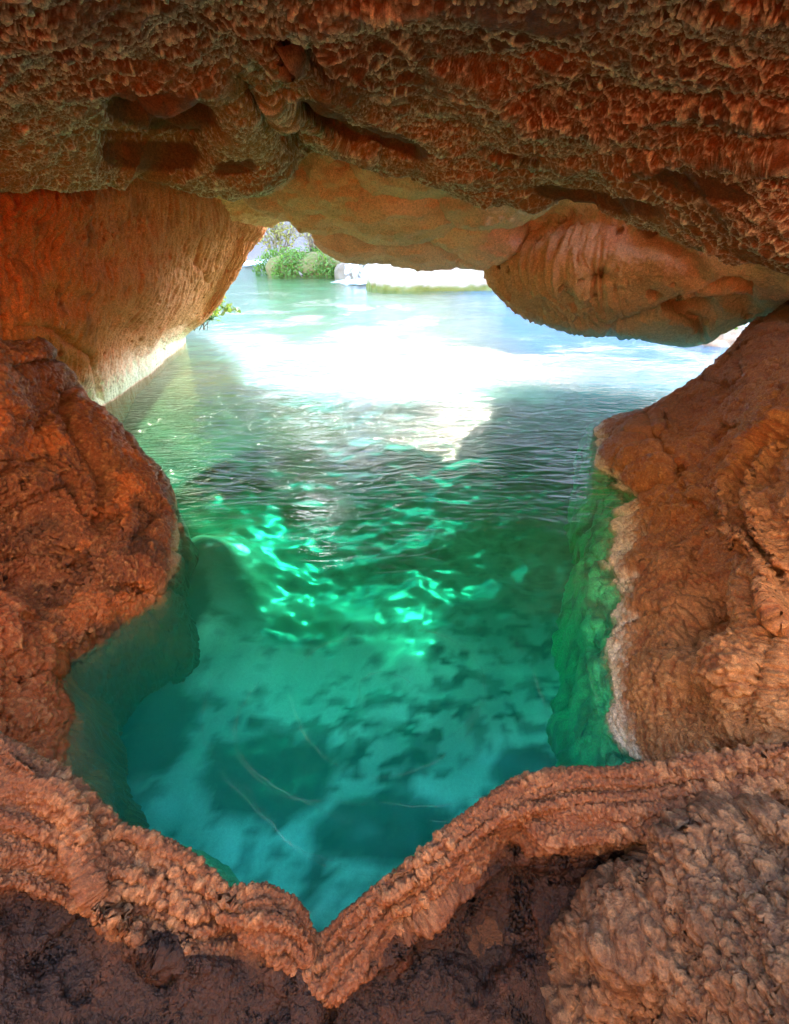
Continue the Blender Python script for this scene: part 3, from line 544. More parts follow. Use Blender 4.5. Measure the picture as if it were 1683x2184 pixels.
def build_mound():
    cen = W(.62, .14, .05)
    sil = [(1240, 2300, .05), (1255, 2120, .14), (1275, 2040, .22), (1330, 1975, .30), (1420, 1930, .34), (1470, 1870, .40), (1520, 1822, .44), (1600, 1805, .46), (1700, 1815, .48), (1850, 1850, .5), (2000, 1900, .5)]
    k = lambda L: [(i, v) for i, v in enumerate(L)]
    S0 = [Z(*a) for a in sil]
    def inner(f, dz):
        return k([Z(1750+(a[0]-1750)*f, 2350+(a[1]-2350)*f, a[2]+dz) for a in sil])
    R = [k([v+np.array([-.03, .07, -.5]) for v in S0]), k([v+np.array([-.015, .04, -.06]) for v in S0]), k(S0), inner(.86, .045), inner(.66, .08), inner(.44, .11), inner(.2, .12), inner(.02, .12)]
    s = Sheet(loft(R, params((0, 10, 520)), [8, 20, 70, 80, 80, 60, 20]))
    s.groove([(1683, 1930), (1580, 1990), (1480, 2080), (1430, 2183)], 22, -.05)
    s.groove([(1500, 1830), (1440, 1960), (1340, 2020), (1290, 2120)], 26, .03)
    s.groove([(1683, 2080), (1620, 2140), (1600, 2183)], 14, -.05)
    V = s.V; s.push(.070*fbm(V, 5, 3, 801, .5, ridged=True))
    V = s.V; w = .01*np.stack([fbm(V, 14, 2, 805), fbm(V, 14, 2, 807), fbm(V, 14, 2, 809)], 1)
    K1, K2, IK = worley(V+1.5*w, 15, 819); s.push(.016*(np.sqrt(np.clip(1-(K1/.75)**2, 0, 1))-.5))
    V = s.V; F1, F2, ID = worley(V+w, 52, 811); G1, G2, ID2 = worley(V+.6*w, 115, 813)
    dome = lambda F, r: np.sqrt(np.clip(1-(F/r)**2, 0, 1))
    bead = dome(F1, .62)*(.35+.65*ID)*.012+dome(G1, .62)*(.4+.6*ID2)*.0065
    s.push(bead*(.45+.75*sstep(-.3, .3, fbm(V, 9, 2, 825)))+.003*fbm(V, 80, 3, 817, .6))
    V = s.V; c = mixc(rgb(.17, .085, .05)*np.ones((len(V), 3)), rgb(.11, .05, .025), np.clip(.5+.9*fbm(V, 6, 3, 821), 0, 1))
    c = mixc(c, rgb(.50, .31, .20), .75*np.clip(bead*66-.1, 0, 1))  # bead tops paled, part mineral colour and part painted highlight
    o = grid_mesh('nodular_mound', s.G, c, NODULE, flip=s.flip)
    tag(o, 'grey brown cauliflower-like rock mound in the lower right foreground', 'rock mound')

def build_trails():
    m, nt, N, L = newmat('foam_thread'); out = N.new('ShaderNodeOutputMaterial'); b = N.new('ShaderNodeBsdfDiffuse'); b.inputs[0].default_value = (.75, .85, .72, 1)
    tr = N.new('ShaderNodeBsdfTransparent'); mx = N.new('ShaderNodeMixShader'); tc = N.new('ShaderNodeTexCoord'); nz = N.new('ShaderNodeTexNoise'); nz.inputs['Scale'].default_value = 4; nz.inputs['Detail'].default_value = 4
    L.new(tc.outputs['Object'], nz.inputs['Vector']); mr = N.new('ShaderNodeMapRange'); mr.inputs[1].default_value = .30; mr.inputs[2].default_value = .75; mr.inputs[4].default_value = .20; L.new(nz.outputs[0], mr.inputs[0]); L.new(mr.outputs[0], mx.inputs[0]); L.new(tr.outputs[0], mx.inputs[1]); L.new(b.outputs[0], mx.inputs[2]); L.new(mx.outputs[0], out.inputs[0])
    r = np.random.default_rng(77); V = []; Q = []; base = 0
    cen = Z(820, 1470, 0)
    arcs = [(.09, 20, 230), (.31, 60, 330), (.33, -60, 70), (.46, 175, 320), (.52, -75, 30), (.57, 150, 262), (.64, -70, 10), (.49, 200, 262), (.60, 225, 290)]
    for (R0, a0, a1) in arcs:
        n = int(40+R0*160); a = np.radians(np.linspace(a0, a1, n)); rr = R0*(1+.06*np.sin(a*3+R0*20)+.12*np.linspace(-.5, .5, n))
        jit = np.cumsum(r.normal(size=(n, 2)), 0); jit -= np.linspace(0, 1, n)[:, None]*jit[-1]; jit *= .0022
        p = np.stack([cen[0]+rr*1.15*np.cos(a)+jit[:, 0], cen[1]+rr*.95*np.sin(a)+jit[:, 1]], 1)
        tg = np.gradient(p, axis=0); nn = np.stack([-tg[:, 1], tg[:, 0]], 1); nn /= np.linalg.norm(nn, axis=1)[:, None]
        w = r.uniform(.0005, .0011)*(.3+np.abs(np.sin(np.linspace(0, 9, n)+R0*9)))[:, None]
        for q in (p-nn*w, p+nn*w): V.append(np.concatenate([q, np.full((n, 1), .004)], 1))
        k = np.arange(n-1); Q.append(np.stack([base+k, base+k+1, base+n+k+1, base+n+k], 1)); base += 2*n
    tag(raw_mesh('foam_trails', np.concatenate(V), np.concatenate(Q), None, m), 'thin white foam threads circling on the near green water', 'foam', kind='stuff')

def build_rear():  # added wall out of view: pale top bounces sun in, dark foot limits fill
    xs = np.linspace(-7, 7, 120); zs = np.linspace(-1.2, 7, 90); X, Zz = np.meshgrid(xs, zs)
    s = Sheet(np.stack([X, -2.7+.10*np.abs(X)-.12*(Zz-1), Zz], -1)); V = s.V; s.push(.25*fbm(V, 1.1, 4, 851)); V = s.V
    hi = sstep(1.9, 2.6, V[:, 2]+.5*fbm(V, 1.5, 3, 857)); o = grid_mesh('rear_bounce_wall', s.G, mixc(RUST*.5*np.ones((len(V), 3)), mixc(rgb(.42, .38, .34)*np.ones((len(V), 3)), rgb(.30, .26, .23), np.clip(.5+fbm(V, 2, 3, 853), 0, 1)), hi), ROCK)
    tag(o, 'unseen light-bouncing rock wall added behind the viewpoint, dark below and pale above', 'rock wall', kind='structure')

def build_floor():
    edge = np.array([Z(*a) for a in [(-330, 1440, .62), (-140, 1500, .52), (130, 1652, .38), (405, 1832, .27), (590, 1912, .24), (668, 1992, .17), (820, 1880, .26), (980, 1752, .31), (1200, 1655, .36), (1683, 1585, .45), (2050, 1500, .6)]])
    xs = np.linspace(-3.4, 3.4, 320); yb = np.interp(xs, edge[:, 0], edge[:, 1])-.10
    t = np.linspace(0, 1, 260); X, T = np.meshgrid(xs, t); Y = -2.9+(yb[None, :]+2.9)*T
    q = np.stack([X, Y, 0*X], -1).reshape(-1, 3); side = sstep(.95, 2.4, np.abs(q[:, 0])); back = sstep(.1, -1.5, q[:, 1])
    zz = .035+.012*fbm(q, 4, 3, 871)+np.maximum(side, back*.5)*(.35+.25*fbm(q, 1.5, 3, 873)+.05*fbm(q, 7, 3, 875))
    s = Sheet(np.stack([X, Y, zz.reshape(X.shape)], -1)); s.flip = 1 if s.N[:, 2].mean() > 0 else -1
    V = s.V; P1, P2, _ = worley(V, 26, 877); s.push(np.maximum(side, back*.5)*(.012*(.6-P1)+.006*fbm(V, 50, 3, 879)))
    V = s.V; o = grid_mesh('cave_floor', s.G, mixc(rgb(.20, .075, .032)*np.ones((len(V), 3)), rgb(.09, .032, .014), np.clip(.5+.9*fbm(V, 3, 4, 881), 0, 1)), NODULE, flip=s.flip)
    tag(o, 'dark brown rock floor around the viewpoint behind the rim', 'cave floor', kind='structure')

# ------------------------------------------------------------------ water and bed
def build_water():
    global TINT
    TINT = np.ones(3)
    xs = np.concatenate([np.linspace(-14, -3.6, 20), np.linspace(-3.5, 5, 300), np.linspace(5.2, 22, 30)]); ys = np.concatenate([np.linspace(-.6, 8, 330), np.linspace(8.05, 20, 160), np.linspace(20.3, 40, 20)])
    X, Y = np.meshgrid(xs, ys); G = np.stack([X, Y, 0*X], -1); V = G.reshape(-1, 3)
    r = np.hypot(X-.0, Y-1.3).ravel()
    d = -.66+.12*fbm(V, 1.3, 3, 901)
    far = sstep(3.0, 5.6, V[:, 1]); d = d*(1-far)+far*(-.085+.03*fbm(V, 1.1, 3, 903))
    d = d+.35*np.exp(-((V[:, 0]+1.3)/.35)**2-((V[:, 1]-2.4)/.6)**2)
    G[..., 2] = d.reshape(X.shape)
    G[..., 2] += (.05*(1-.8*far)*fbm(V, 5, 3, 905)).reshape(X.shape)
    V = G.reshape(-1, 3)
    w = np.stack([fbm(V, 2.5, 2, 907), fbm(V, 2.5, 2, 909), 0*V[:, 0]], 1)
    blot = fbm(V+.06*w, (7, 10, 1), 3, 911, .5); F1, F2, ID = worley((V+.05*w)*np.array([1, 1, 0]), (9, 13, 1), 913)
    big = fbm(V+.2*w, 1.1, 3, 917)
    dark = np.clip(.8*sstep(-.04, .30, blot+.35*big)+.85*(1-sstep(.16, .55, F1))*sstep(.25, .5, ID), 0, 1)*(.75+.25*sstep(-.2, .2, big))
    spot = np.zeros(len(V))
    for (px, py, rx, ry) in [(230, 1520, .55, .45), (560, 1640, .34, .26), (830, 1760, .36, .14), (640, 1330, .30, .16), (1130, 1640, .18, .14), (420, 1330, .14, .22)]:
        q = Z(px, py, -.6); spot = np.maximum(spot, np.exp(-(((V[:, 0]-q[0])/rx)**2+((V[:, 1]-q[1])/ry)**2)))
    dark = np.maximum(dark, .95*sstep(.25, .6, spot+.25*blot+.25*big))
    dark = np.maximum(dark, .5*sstep(.12, .42, big+.55*sstep(-.35, -1.1, V[:, 0])+.1*blot))
    c = mixc(rgb(.84, .84, .80)*np.ones((len(V), 3)), rgb(.05, .09, .09), dark*sstep(5.5, 4.0, V[:, 1]))
    c = mixc(c, mixc(rgb(.34, .24, .065)*np.ones((len(V), 3)), rgb(.075, .075, .06), sstep(-1.3, .5, V[:, 0])), sstep(2.8, 4.6, V[:, 1])*.85)
    c = mixc(c, rgb(.18, .13, .075), .84*sstep(1.5, 2.4, V[:, 1]))
    c = mixc(c, rgb(.35, .40, .25), .6*sstep(.05, .4, fbm(V, (1.2, 2.2, 1), 3, 919))*sstep(4, 6, V[:, 1]))
    m = rock_mat('pool_bed_silt', rough=.9, bump=.1, var=.1)
    o = grid_mesh('pool_bed', G, c, m, flip=1)
    tag(o, 'pale and dark mottled pool bed under the green water', 'pool bed', kind='structure')
    # water body: a closed volume
    m, nt, N, L = newmat('pool_water')
    out = N.new('ShaderNodeOutputMaterial')
    tr = N.new('ShaderNodeBsdfTransparent'); tr.inputs[0].default_value = (.93, .99, .97, 1)
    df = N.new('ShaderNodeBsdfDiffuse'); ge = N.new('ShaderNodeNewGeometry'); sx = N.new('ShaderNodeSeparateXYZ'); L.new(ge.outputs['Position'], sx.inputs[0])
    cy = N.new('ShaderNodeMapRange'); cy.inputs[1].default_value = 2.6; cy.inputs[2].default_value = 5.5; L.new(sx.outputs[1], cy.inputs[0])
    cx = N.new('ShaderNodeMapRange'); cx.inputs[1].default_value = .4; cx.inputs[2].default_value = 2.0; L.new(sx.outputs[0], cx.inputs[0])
    cA = N.new('ShaderNodeMix'); cA.data_type = 'RGBA'; cA.inputs[6].default_value = (.34, .24, .075, 1); cA.inputs[7].default_value = (.035, .17, .32, 1); L.new(cx.outputs[0], cA.inputs[0])  # blue sky and gold reflections painted in as diffuse colour by position
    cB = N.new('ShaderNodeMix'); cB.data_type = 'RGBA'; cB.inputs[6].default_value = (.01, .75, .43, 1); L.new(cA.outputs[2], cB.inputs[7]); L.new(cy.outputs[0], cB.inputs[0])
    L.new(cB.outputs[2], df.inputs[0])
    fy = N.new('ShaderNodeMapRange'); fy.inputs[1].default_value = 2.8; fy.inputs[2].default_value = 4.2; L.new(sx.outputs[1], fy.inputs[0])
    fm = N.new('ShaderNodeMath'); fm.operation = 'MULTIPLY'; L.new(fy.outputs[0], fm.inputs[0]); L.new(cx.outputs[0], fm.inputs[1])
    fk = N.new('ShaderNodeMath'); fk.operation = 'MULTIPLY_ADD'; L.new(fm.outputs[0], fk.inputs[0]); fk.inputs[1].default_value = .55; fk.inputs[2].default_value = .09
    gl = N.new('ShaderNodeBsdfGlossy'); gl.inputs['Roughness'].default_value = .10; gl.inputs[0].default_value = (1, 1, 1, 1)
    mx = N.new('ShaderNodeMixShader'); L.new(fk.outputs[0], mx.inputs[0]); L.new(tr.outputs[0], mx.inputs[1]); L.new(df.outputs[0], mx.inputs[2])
    fr = N.new('ShaderNodeFresnel'); fr.inputs[0].default_value = 1.40
    m2 = N.new('ShaderNodeMixShader'); L.new(fr.outputs[0], m2.inputs[0]); L.new(mx.outputs[0], m2.inputs[1]); L.new(gl.outputs[0], m2.inputs[2]); L.new(m2.outputs[0], out.inputs[0])
    tc = N.new('ShaderNodeTexCoord'); mp = N.new('ShaderNodeMapping'); mp.inputs['Scale'].default_value = (1.3, 4.2, 1); mp.inputs['Rotation'].default_value = (0, 0, math.radians(-17)); L.new(tc.outputs['Object'], mp.inputs[0])
    n1 = N.new('ShaderNodeTexNoise'); n1.inputs['Scale'].default_value = 1.6; n1.inputs['Detail'].default_value = 4; n1.inputs['Distortion'].default_value = 2.6; L.new(mp.outputs[0], n1.inputs['Vector'])
    n2 = N.new('ShaderNodeTexNoise'); n2.inputs['Scale'].default_value = 5; n2.inputs['Detail'].default_value = 3; n2.inputs['Distortion'].default_value = 1.2; L.new(mp.outputs[0], n2.inputs['Vector'])
    ad = N.new('ShaderNodeMath'); ad.operation = 'MULTIPLY_ADD'; L.new(n2.outputs[0], ad.inputs[0]); ad.inputs[1].default_value = .3; L.new(n1.outputs[0], ad.inputs[2])
    bu = N.new('ShaderNodeBump'); cal = N.new('ShaderNodeMapRange'); cal.inputs[1].default_value = 1.3; cal.inputs[2].default_value = 3.6; cal.inputs[3].default_value = .02; cal.inputs[4].default_value = .75; L.new(sx.outputs[1], cal.inputs[0]); cf = N.new('ShaderNodeMapRange'); cf.inputs[1].default_value = 4.0; cf.inputs[2].default_value = 7.0; cf.inputs[3].default_value = 1; cf.inputs[4].default_value = .2; L.new(sx.outputs[1], cf.inputs[0])
    cm = N.new('ShaderNodeMath'); cm.operation = 'MULTIPLY'; L.new(cal.outputs[0], cm.inputs[0]); L.new(cf.outputs[0], cm.inputs[1]); pn = N.new('ShaderNodeTexNoise'); pn.inputs['Scale'].default_value = .9; pn.inputs['Detail'].default_value = 2; L.new(tc.outputs['Object'], pn.inputs['Vector'])
    pm = N.new('ShaderNodeMapRange'); pm.inputs[1].default_value = .38; pm.inputs[2].default_value = .62; pm.inputs[3].default_value = .45; pm.inputs[4].default_value = 1.35; L.new(pn.outputs[0], pm.inputs[0])
    cq = N.new('ShaderNodeMath'); cq.operation = 'MULTIPLY'; L.new(cm.outputs[0], cq.inputs[0]); L.new(pm.outputs[0], cq.inputs[1]); L.new(cq.outputs[0], bu.inputs['Strength']); bu.inputs['Distance'].default_value = .08; L.new(ad.outputs[0], bu.inputs['Height'])
    L.new(bu.outputs[0], gl.inputs['Normal']); L.new(bu.outputs[0], fr.inputs['Normal'])
    bi = N.new('ShaderNodeMapRange'); bi.inputs[3].default_value = 1.40; bi.inputs[4].default_value = 1/1.40; L.new(ge.outputs['Backfacing'], bi.inputs[0]); L.new(bi.outputs[0], fr.inputs['IOR'])
    va = N.new('ShaderNodeVolumeAbsorption'); va.inputs['Color'].default_value = (.02, .94, .82, 1); va.inputs['Density'].default_value = 1.6; L.new(va.outputs[0], out.inputs['Volume'])
    x0, x1, y0, y1, z0 = -14, 22, -.58, 40, -2.5
    V = [(x0, y0, 0), (x1, y0, 0), (x1, y1, 0), (x0, y1, 0), (x0, y0, z0), (x1, y0, z0), (x1, y1, z0), (x0, y1, z0)]
    q = [(0, 1, 2, 3), (7, 6, 5, 4), (0, 4, 5, 1), (1, 5, 6, 2), (2, 6, 7, 3), (3, 7, 4, 0)]
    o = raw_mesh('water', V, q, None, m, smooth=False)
    tag(o, 'emerald green pool water turning pale and blue toward the cave mouth', 'water', kind='structure')

# ------------------------------------------------------------------ outside
def build_outside():
    global TINT
    TINT = np.ones(3)
    # canyon slope beyond
    xs = np.linspace(-30, 34, 200); ys = np.concatenate([np.linspace(19, 32, 130), np.linspace(32.3, 90, 70)]); X, Y = np.meshgrid(xs, ys); V = np.stack([X, Y, 0*X], -1).reshape(-1, 3)
    y0 = 25.0-.30*np.abs(V[:, 0]+2)+.8*fbm(V, .3, 2, 951); side = sstep(6, 16, np.abs(V[:, 0]+5+.2*(V[:, 1]-20)))
    h = -1+np.clip(V[:, 1]-y0+1, 0, 2)*.8+np.clip(V[:, 1]-y0-1, 0, 99)*(.09+.30*side)
    ctr = sstep(24, 13, V[:, 0]-.10*V[:, 1]); h += ctr*np.clip((V[:, 1]-y0-3), 0, 8)*(1.15+.25*fbm(V, .15, 3, 959))
    h += .9*sstep(0, 3, V[:, 1]-y0)*fbm(V, .35, 4, 953)
    G = np.stack([V[:, 0], V[:, 1], h], -1).reshape(X.shape+(3,))
    s = Sheet(G); V = s.V; F1, F2, ID = worley(V, .8, 955); s.push(.5*(.6-F1)*sstep(0, 1.5, V[:, 1]-y0))
    V = s.V; c = mixc(rgb(.24, .19, .17)*np.ones((len(V), 3)), rgb(.13, .11, .12), np.clip(.5+.9*fbm(V, .6, 4, 957), 0, 1))
    o = grid_mesh('canyon_slope', s.G, c, ROCK, flip=s.flip); tag(o, 'hazy grey canyon slope outside beyond the stream', 'hillside', kind='structure')
    # pale sunlit boulder
    th = np.linspace(0, 2*math.pi, 220); ph = np.linspace(.02, math.pi-.02, 120); TH, PH = np.meshgrid(th, ph)
    sp = np.stack([np.sin(PH)*np.cos(TH), np.sin(PH)*np.sin(TH), np.cos(PH)], -1); sp = np.sign(sp)*np.abs(sp)**.62
    a = Z(800, 600, 0); b = Z(1075, 620, 0); cx = (a[0]+b[0])/2+.1; cy = min(a[1], b[1])+1.1
    G = sp*np.array([(b[0]-a[0])/2+.25, 1.2, 1.05])+np.array([cx, cy, -.12]); s = Sheet(G)
    s.flip = 1 if np.mean(np.einsum('ij,ij->i', s.N, s.V-np.array([cx, cy, 0]))) > 0 else -1
    V = s.V; s.push(.22*fbm(V, .8, 3, 961)+.08*fbm(V, 2.5, 4, 963)+.03*fbm(V, 8, 3, 965))
    V = s.V; c = mixc(rgb(.58, .50, .42)*np.ones((len(V), 3)), rgb(.36, .27, .22), np.clip(.5+.9*fbm(V, 2, 4, 967), 0, 1)); c = mixc(c, rgb(.16, .17, .04), sstep(.17, .08, V[:, 2]+.06*fbm(V, 5, 2, 969)))
    o = grid_mesh('boulder', s.G, c, ROCK, flip=s.flip); tag(o, 'pale sunlit boulder with mossy waterline beyond the cave mouth', 'boulder')
    # mossy bank with shrubs
    cb = Z(660, 588, 0)
    G = sp*np.array([1.45, 1.0, .62])+np.array([cb[0]-.05, cb[1]+.9, 0.0]); s = Sheet(G); s.flip = 1 if np.mean(np.einsum('ij,ij->i', s.N, s.V-np.array([cb[0], cb[1]+.9, 0]))) > 0 else -1
    V = s.V; s.push(.15*fbm(V, 1.6, 4, 971)+.04*fbm(V, 7, 3, 973)); V = s.V
    c = mixc(rgb(.20, .14, .07)*np.ones((len(V), 3)), rgb(.12, .14, .03), np.clip(.5+.9*fbm(V, 3, 4, 975), 0, 1))
    o = grid_mesh('mossy_rock', s.G, c, ROCK, flip=s.flip); tag(o, 'mossy brown rock under the bushes left of the small waterfall', 'rock')
    leafA = plain('green_leaf', (.10, .20, .03), .5, (.25, .42, .06), .35); leafB = plain('yellow_leaf', (.26, .24, .05), .5, (.5, .45, .1), .3)
    bark = plain('pale_bark', (.22, .17, .13), .8, None, .3)
    def leaves(name, pts, size, mat, parent=None, seed=1):
        r = np.random.default_rng(seed); n = len(pts); pts = np.asarray(pts)
        d = r.normal(size=(n, 3)); d /= np.linalg.norm(d, axis=1)[:, None]; e = np.cross(d, r.normal(size=(n, 3))); e /= np.linalg.norm(e, axis=1)[:, None]
        sz = size*(.6+.8*r.random(n))[:, None]
        Vv = np.stack([pts-d*sz, pts+e*sz*.38, pts+d*sz, pts-e*sz*.38], 1).reshape(-1, 3); q = np.arange(4*n).reshape(n, 4)
        return raw_mesh(name, Vv, q, None, mat, parent, smooth=False)
    def tube(paths, mat, name, parent=None):
        VV = []; QQ = []; base = 0; K = 6
        for path, r0, r1 in paths:
            path = np.asarray(path, float); n = len(path); tg = np.gradient(path, axis=0); tg /= np.linalg.norm(tg, axis=1)[:, None]+1e-9
            u = np.cross(tg, [.3, .9, .2]); u /= np.linalg.norm(u, axis=1)[:, None]+1e-9; v = np.cross(tg, u)
            rr = np.linspace(r0, r1, n)
            for j in range(n):
                for k in range(K):
                    a = 2*math.pi*k/K; VV.append(path[j]+rr[j]*(math.cos(a)*u[j]+math.sin(a)*v[j]))
            for j in range(n-1):
                for k in range(K): QQ.append((base+j*K+k, base+j*K+(k+1) % K, base+(j+1)*K+(k+1) % K, base+(j+1)*K+k))
            base += n*K
        return raw_mesh(name, VV, QQ, None, mat, parent)
    def shrub(name, base, H, spread, nst, nleaf, lmat, label, cat, seed, lean=(0, 0), lsize=.07, bare=False, stem_r=.022, group=None):
        r = np.random.default_rng(seed); root = empty(name, base); tag(root, label, cat, group)
        paths = []; tips = []
        for i in range(nst):
            az = r.uniform(0, 2*math.pi); L = H*r.uniform(.6, 1.1); dx = spread*r.uniform(.2, 1)*math.cos(az)+lean[0]*L; dy = spread*.6*r.uniform(.2, 1)*math.sin(az)+lean[1]*L
            t = np.linspace(0, 1, 9)[:, None]; wob = r.normal(size=(9, 3))*.035*H; wob[0] = 0
            p = np.array([r.normal()*.08, r.normal()*.08, -.15])+t*np.array([dx*.55, dy*.55, L])+t**2*np.array([dx*.45, dy*.45, -.12*L])+wob*t
            paths.append((p, stem_r, stem_r*.25)); 
            for j in range(3, 9):
                for _ in range(2):
                    q = p[j]+np.linspace(0, 1, 5)[:, None]*(r.normal(size=3)*np.array([.28, .22, .22])*H*.5+np.array([0, 0, .08*H]))
                    paths.append((q, stem_r*.3, stem_r*.12)); tips.append(q)
        o1 = tube(paths, bark, 'stems', root)
        T = np.concatenate(tips); pts = T[r.integers(0, len(T), nleaf)]+r.normal(size=(nleaf, 3))*.07*H*np.array([1, 1, .8])
        leaves('foliage', pts, lsize, lmat, root, seed)
        return root
    # bare branching shrub and its neighbours
    b1 = Z(640, 588, 0)+np.array([.0, .55, .5])
    shrub('shrub', Z(590, 580, 0)+np.array([-.1, 1.0, .35]), 2.1, 1.5, 13, 700, leafB, 'tall sparse shrub with yellow leaves at the left cave mouth', 'shrub', 21, (.05, 0), .075, stem_r=.034)
    shrub('shrub', Z(665, 585, 0)+np.array([.1, .5, .35]), 1.9, .8, 13, 130, leafB, 'bare pale stemmed shrub behind the green clump', 'shrub', 23, (.0, 0), .06, stem_r=.03)
    for i, (px, lab, sd) in enumerate([(628, 'low bright green clump at the foot of the sparse shrub', 31), (700, 'low leafy green clump nearest the small waterfall', 33)]):
        base = Z(px, 587, 0)+np.array([0, .35, .1]); root = empty('green_clump', base); tag(root, lab, 'plant')
        r = np.random.default_rng(sd); n = 5200; th = r.uniform(0, 2*math.pi, n); zz = r.random(n)**.8
        lump = 1+.25*np.sin(3*th+sd)+.2*np.sin(5*th+2*sd)
        pts = np.stack([1.0*lump*np.cos(th)*np.sqrt(1-zz**2), .7*np.sin(th)*np.sqrt(1-zz**2), .58*zz*lump-.15], 1)+r.normal(size=(n, 3))*.07
        leaves('foliage', pts, .055, leafA, root, sd)
        tube([(np.array([[0, 0, -.1], q*.5+[0, 0, .05], q]), .012, .005) for q in pts[:40]], bark, 'stems', root)
    # leaning branch over the water
    root = empty('fallen_branch', Z(690, 592, 0)); p0 = Z(640, 585, .1); tag(root, 'thin brown bare branch reaching left above the water from the bank', 'branch')
    loc = np.array(root.location)
    pa = np.array([Z(645, 588, .05), Z(618, 560, .3), Z(590, 540, .5), Z(562, 525, .62)])-loc; tube([(hermite(np.arange(4), pa, np.linspace(0, 3, 14)), .035, .015)], bark, 'limb', root)
    pb = np.array([Z(618, 560, .3), Z(600, 530, .62), Z(590, 505, .85)])-loc; tube([(pb, .02, .008)], bark, 'twig', root)
    # ferns on the left wall edge, plants at right exit
    shrub('fern', P(420, 690, 6.9)+np.array([.0, .15, .05]), .45, .5, 10, 500, leafA, 'small green fern at the foot of the orange left wall', 'fern', 41, (.25, 0), .045, stem_r=.006)
    c0 = Z(1560, 742, 0)
    shrub('bank_plant', c0+np.array([.1, .6, .1]), .5, .7, 12, 900, leafA, 'bright green plant on the bank in the right side opening', 'plant', 43, (0, 0), .06, stem_r=.008)
    G = sp*np.array([1.3, .9, .35])+c0+np.array([.7, .9, -.05]); s = Sheet(G); s.flip = 1 if np.mean(np.einsum('ij,ij->i', s.N, s.V-c0)) > 0 else -1
    V = s.V; F1, F2, ID = worley(V, 7, 981); s.push(.07*(.6-F1)+.1*fbm(V, 1.5, 3, 983)); V = s.V
    o = grid_mesh('pebble_bank', s.G, mixc(rgb(.42, .40, .37)*np.ones((len(V), 3)), rgb(.25, .22, .2), ID), ROCK, flip=s.flip); tag(o, 'grey pebbly bank under the plant in the right side opening', 'bank', kind='structure')
    # waterfall
    m, nt, N, L = newmat('white_water'); out = N.new('ShaderNodeOutputMaterial'); b = N.new('ShaderNodeBsdfPrincipled'); b.inputs['Base Color'].default_value = (.82, .86, .9, 1); b.inputs['Roughness'].default_value = .4
    tr = N.new('ShaderNodeBsdfTransparent'); mx = N.new('ShaderNodeMixShader'); tc = N.new('ShaderNodeTexCoord'); nz = N.new('ShaderNodeTexNoise'); nz.inputs['Scale'].default_value = 5; nz.inputs['Detail'].default_value = 5
    L.new(tc.outputs['Object'], nz.inputs['Vector']); mr = N.new('ShaderNodeMapRange'); mr.inputs[1].default_value = .35; mr.inputs[2].default_value = .62; L.new(nz.outputs[0], mr.inputs[0]); L.new(mr.outputs[0], mx.inputs[0]); L.new(tr.outputs[0], mx.inputs[1]); L.new(b.outputs[0], mx.inputs[2]); L.new(mx.outputs[0], out.inputs[0])
    def fall(name, px0, px1, ytop, ybot, depth, label):
        A = P(px0, ytop, depth); B = P(px1, ytop, depth); n = 60; k = 50
        u = np.linspace(0, 1, n); t = np.linspace(0, 1, k); U, T = np.meshgrid(u, t)
        zt = A[2]; X = A[0]+(B[0]-A[0])*U; Yv = depth+.7-T*1.1+.0*U; Zz = np.where(T < .35, zt, zt-(zt+.03)*((T-.35)/.65)**1.6)
        G = np.stack([X, Yv, Zz], -1); s = Sheet(G); V = s.V; s.push(.09*fbm(V*np.array([1, .25, .25]), 6, 3, 991)); return tag(grid_mesh(name, s.G, None, m, flip=s.flip), label, 'waterfall')
    d = Z(770, 600, 0)[1]
    fall('waterfall', 735, 808, 556, 600, d+.3, 'small white waterfall between the mossy rock and pale boulder')
    G = sp*np.array([.9, .8, .5])+np.array([Z(770, 600, 0)[0], d+1.5, 0]); s = Sheet(G); V = s.V; s.push(.1*fbm(V, 2, 3, 993)); grid_mesh('ledge_rock', s.G, (rgb(.2, .15, .11)*np.ones((len(s.V), 3))), ROCK)
    tag(bpy.data.objects['ledge_rock'], 'brown ledge the small waterfall pours over', 'rock')
    # foam sheets on the water
    mf, nt, N, L = newmat('foam'); out = N.new('ShaderNodeOutputMaterial'); b = N.new('ShaderNodeBsdfDiffuse'); b.inputs[0].default_value = (.85, .87, .9, 1)
    tr = N.new('ShaderNodeBsdfTransparent'); mx = N.new('ShaderNodeMixShader'); tc = N.new('ShaderNodeTexCoord'); nz = N.new('ShaderNodeTexNoise'); nz.inputs['Scale'].default_value = 3.5; nz.inputs['Detail'].default_value = 6; nz.inputs['Distortion'].default_value = .6
    gr = N.new('ShaderNodeTexGradient'); gr.gradient_type = 'SPHERICAL'; L.new(tc.outputs['Object'], gr.inputs[0]); L.new(tc.outputs['Object'], nz.inputs['Vector'])
    ad = N.new('ShaderNodeMath'); ad.operation = 'ADD'; L.new(nz.outputs[0], ad.inputs[0]); L.new(gr.outputs[0], ad.inputs[1]); mr = N.new('ShaderNodeMapRange'); mr.inputs[1].default_value = .75; mr.inputs[2].default_value = 1.15; L.new(ad.outputs[0], mr.inputs[0])
    L.new(mr.outputs[0], mx.inputs[0]); L.new(tr.outputs[0], mx.inputs[1]); L.new(b.outputs[0], mx.inputs[2]); L.new(mx.outputs[0], out.inputs[0])
    def foam(loc, sx, sy, label):
        n = 24; g = np.linspace(-1, 1, n); X, Y = np.meshgrid(g, g); G = np.stack([X, Y, .0*X], -1)
        G[..., 2] = .03*fbm(G.reshape(-1, 3), 3, 2, 995).reshape(n, n)+.02
        o = grid_mesh('foam', G, None, mf); o.location = loc; o.scale = (sx, sy, 1); tag(o, label, 'foam', kind='stuff')
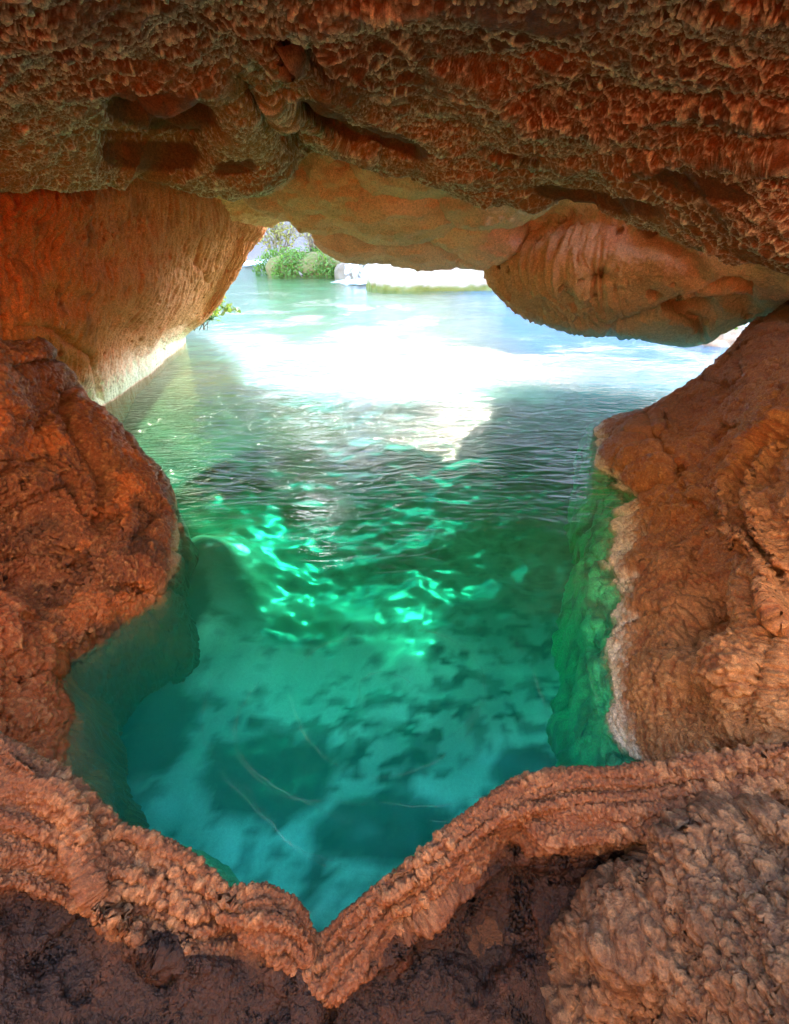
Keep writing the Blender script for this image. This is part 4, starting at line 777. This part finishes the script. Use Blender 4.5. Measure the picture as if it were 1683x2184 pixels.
    foam(tuple(Z(760, 606, 0)+np.array([.1, .3, .01])), 1.1, 1.0, 'white foam spreading below the small waterfall')
    foam(tuple(Z(535, 566, 0)+np.array([0, 1.0, .02])), 1.6, 2.6, 'white rapids of the stream at the left opening')

build_trails(); build_rear(); build_floor(); build_ceiling(); build_left_wall(); build_left_boulder(); build_left_low(); build_right(); build_lobe(); build_rim(); build_mound(); build_water(); build_outside()

# ------------------------------------------------------------------ light
SUN_EL, SUN_AZ = 24.5, 11.0          # azimuth from +Y toward +X
w = bpy.data.worlds.new('World'); sc.world = w; w.use_nodes = True; nt = w.node_tree
bg = nt.nodes['Background']; sky = nt.nodes.new('ShaderNodeTexSky'); sky.sky_type = 'NISHITA'; sky.sun_disc = False
sky.dust_density = 1.0; sky.ozone_density = .3; sky.sun_elevation = math.radians(SUN_EL); sky.sun_rotation = math.radians(SUN_AZ)
nt.links.new(sky.outputs[0], bg.inputs[0]); bg.inputs[1].default_value = .15
ld = bpy.data.lights.new('sun', 'SUN'); ld.energy = 2.0; ld.angle = math.radians(1.4); ld.color = (1, .88, .70)
lo = bpy.data.objects.new('sun', ld); COL.objects.link(lo)
from mathutils import Vector
az = math.radians(SUN_AZ); el = math.radians(SUN_EL)
dirv = Vector((math.sin(az)*math.cos(el), math.cos(az)*math.cos(el), math.sin(el)))
lo.rotation_euler = (-dirv).to_track_quat('-Z', 'Y').to_euler()

cam = bpy.data.cameras.new('camera'); co = bpy.data.objects.new('camera', cam); COL.objects.link(co)
co.location = (0, 0, CZ); co.rotation_euler = (math.pi/2-PITCH, 0, 0)
cam.sensor_fit = 'VERTICAL'; cam.sensor_height = 36; cam.lens = 36*FPX/2183; cam.clip_end = 500; cam.clip_start = .01
sc.camera = co
sc.view_settings.view_transform = 'Standard'; sc.view_settings.look = 'None'; sc.view_settings.gamma = 1; sc.view_settings.exposure = 4.3
sc.cycles.use_denoising = True
sc.cycles.max_bounces = 12; sc.cycles.diffuse_bounces = 6; sc.cycles.transparent_max_bounces = 12
sc.cycles.caustics_reflective = False; sc.cycles.caustics_refractive = False; sc.cycles.sample_clamp_indirect = 8
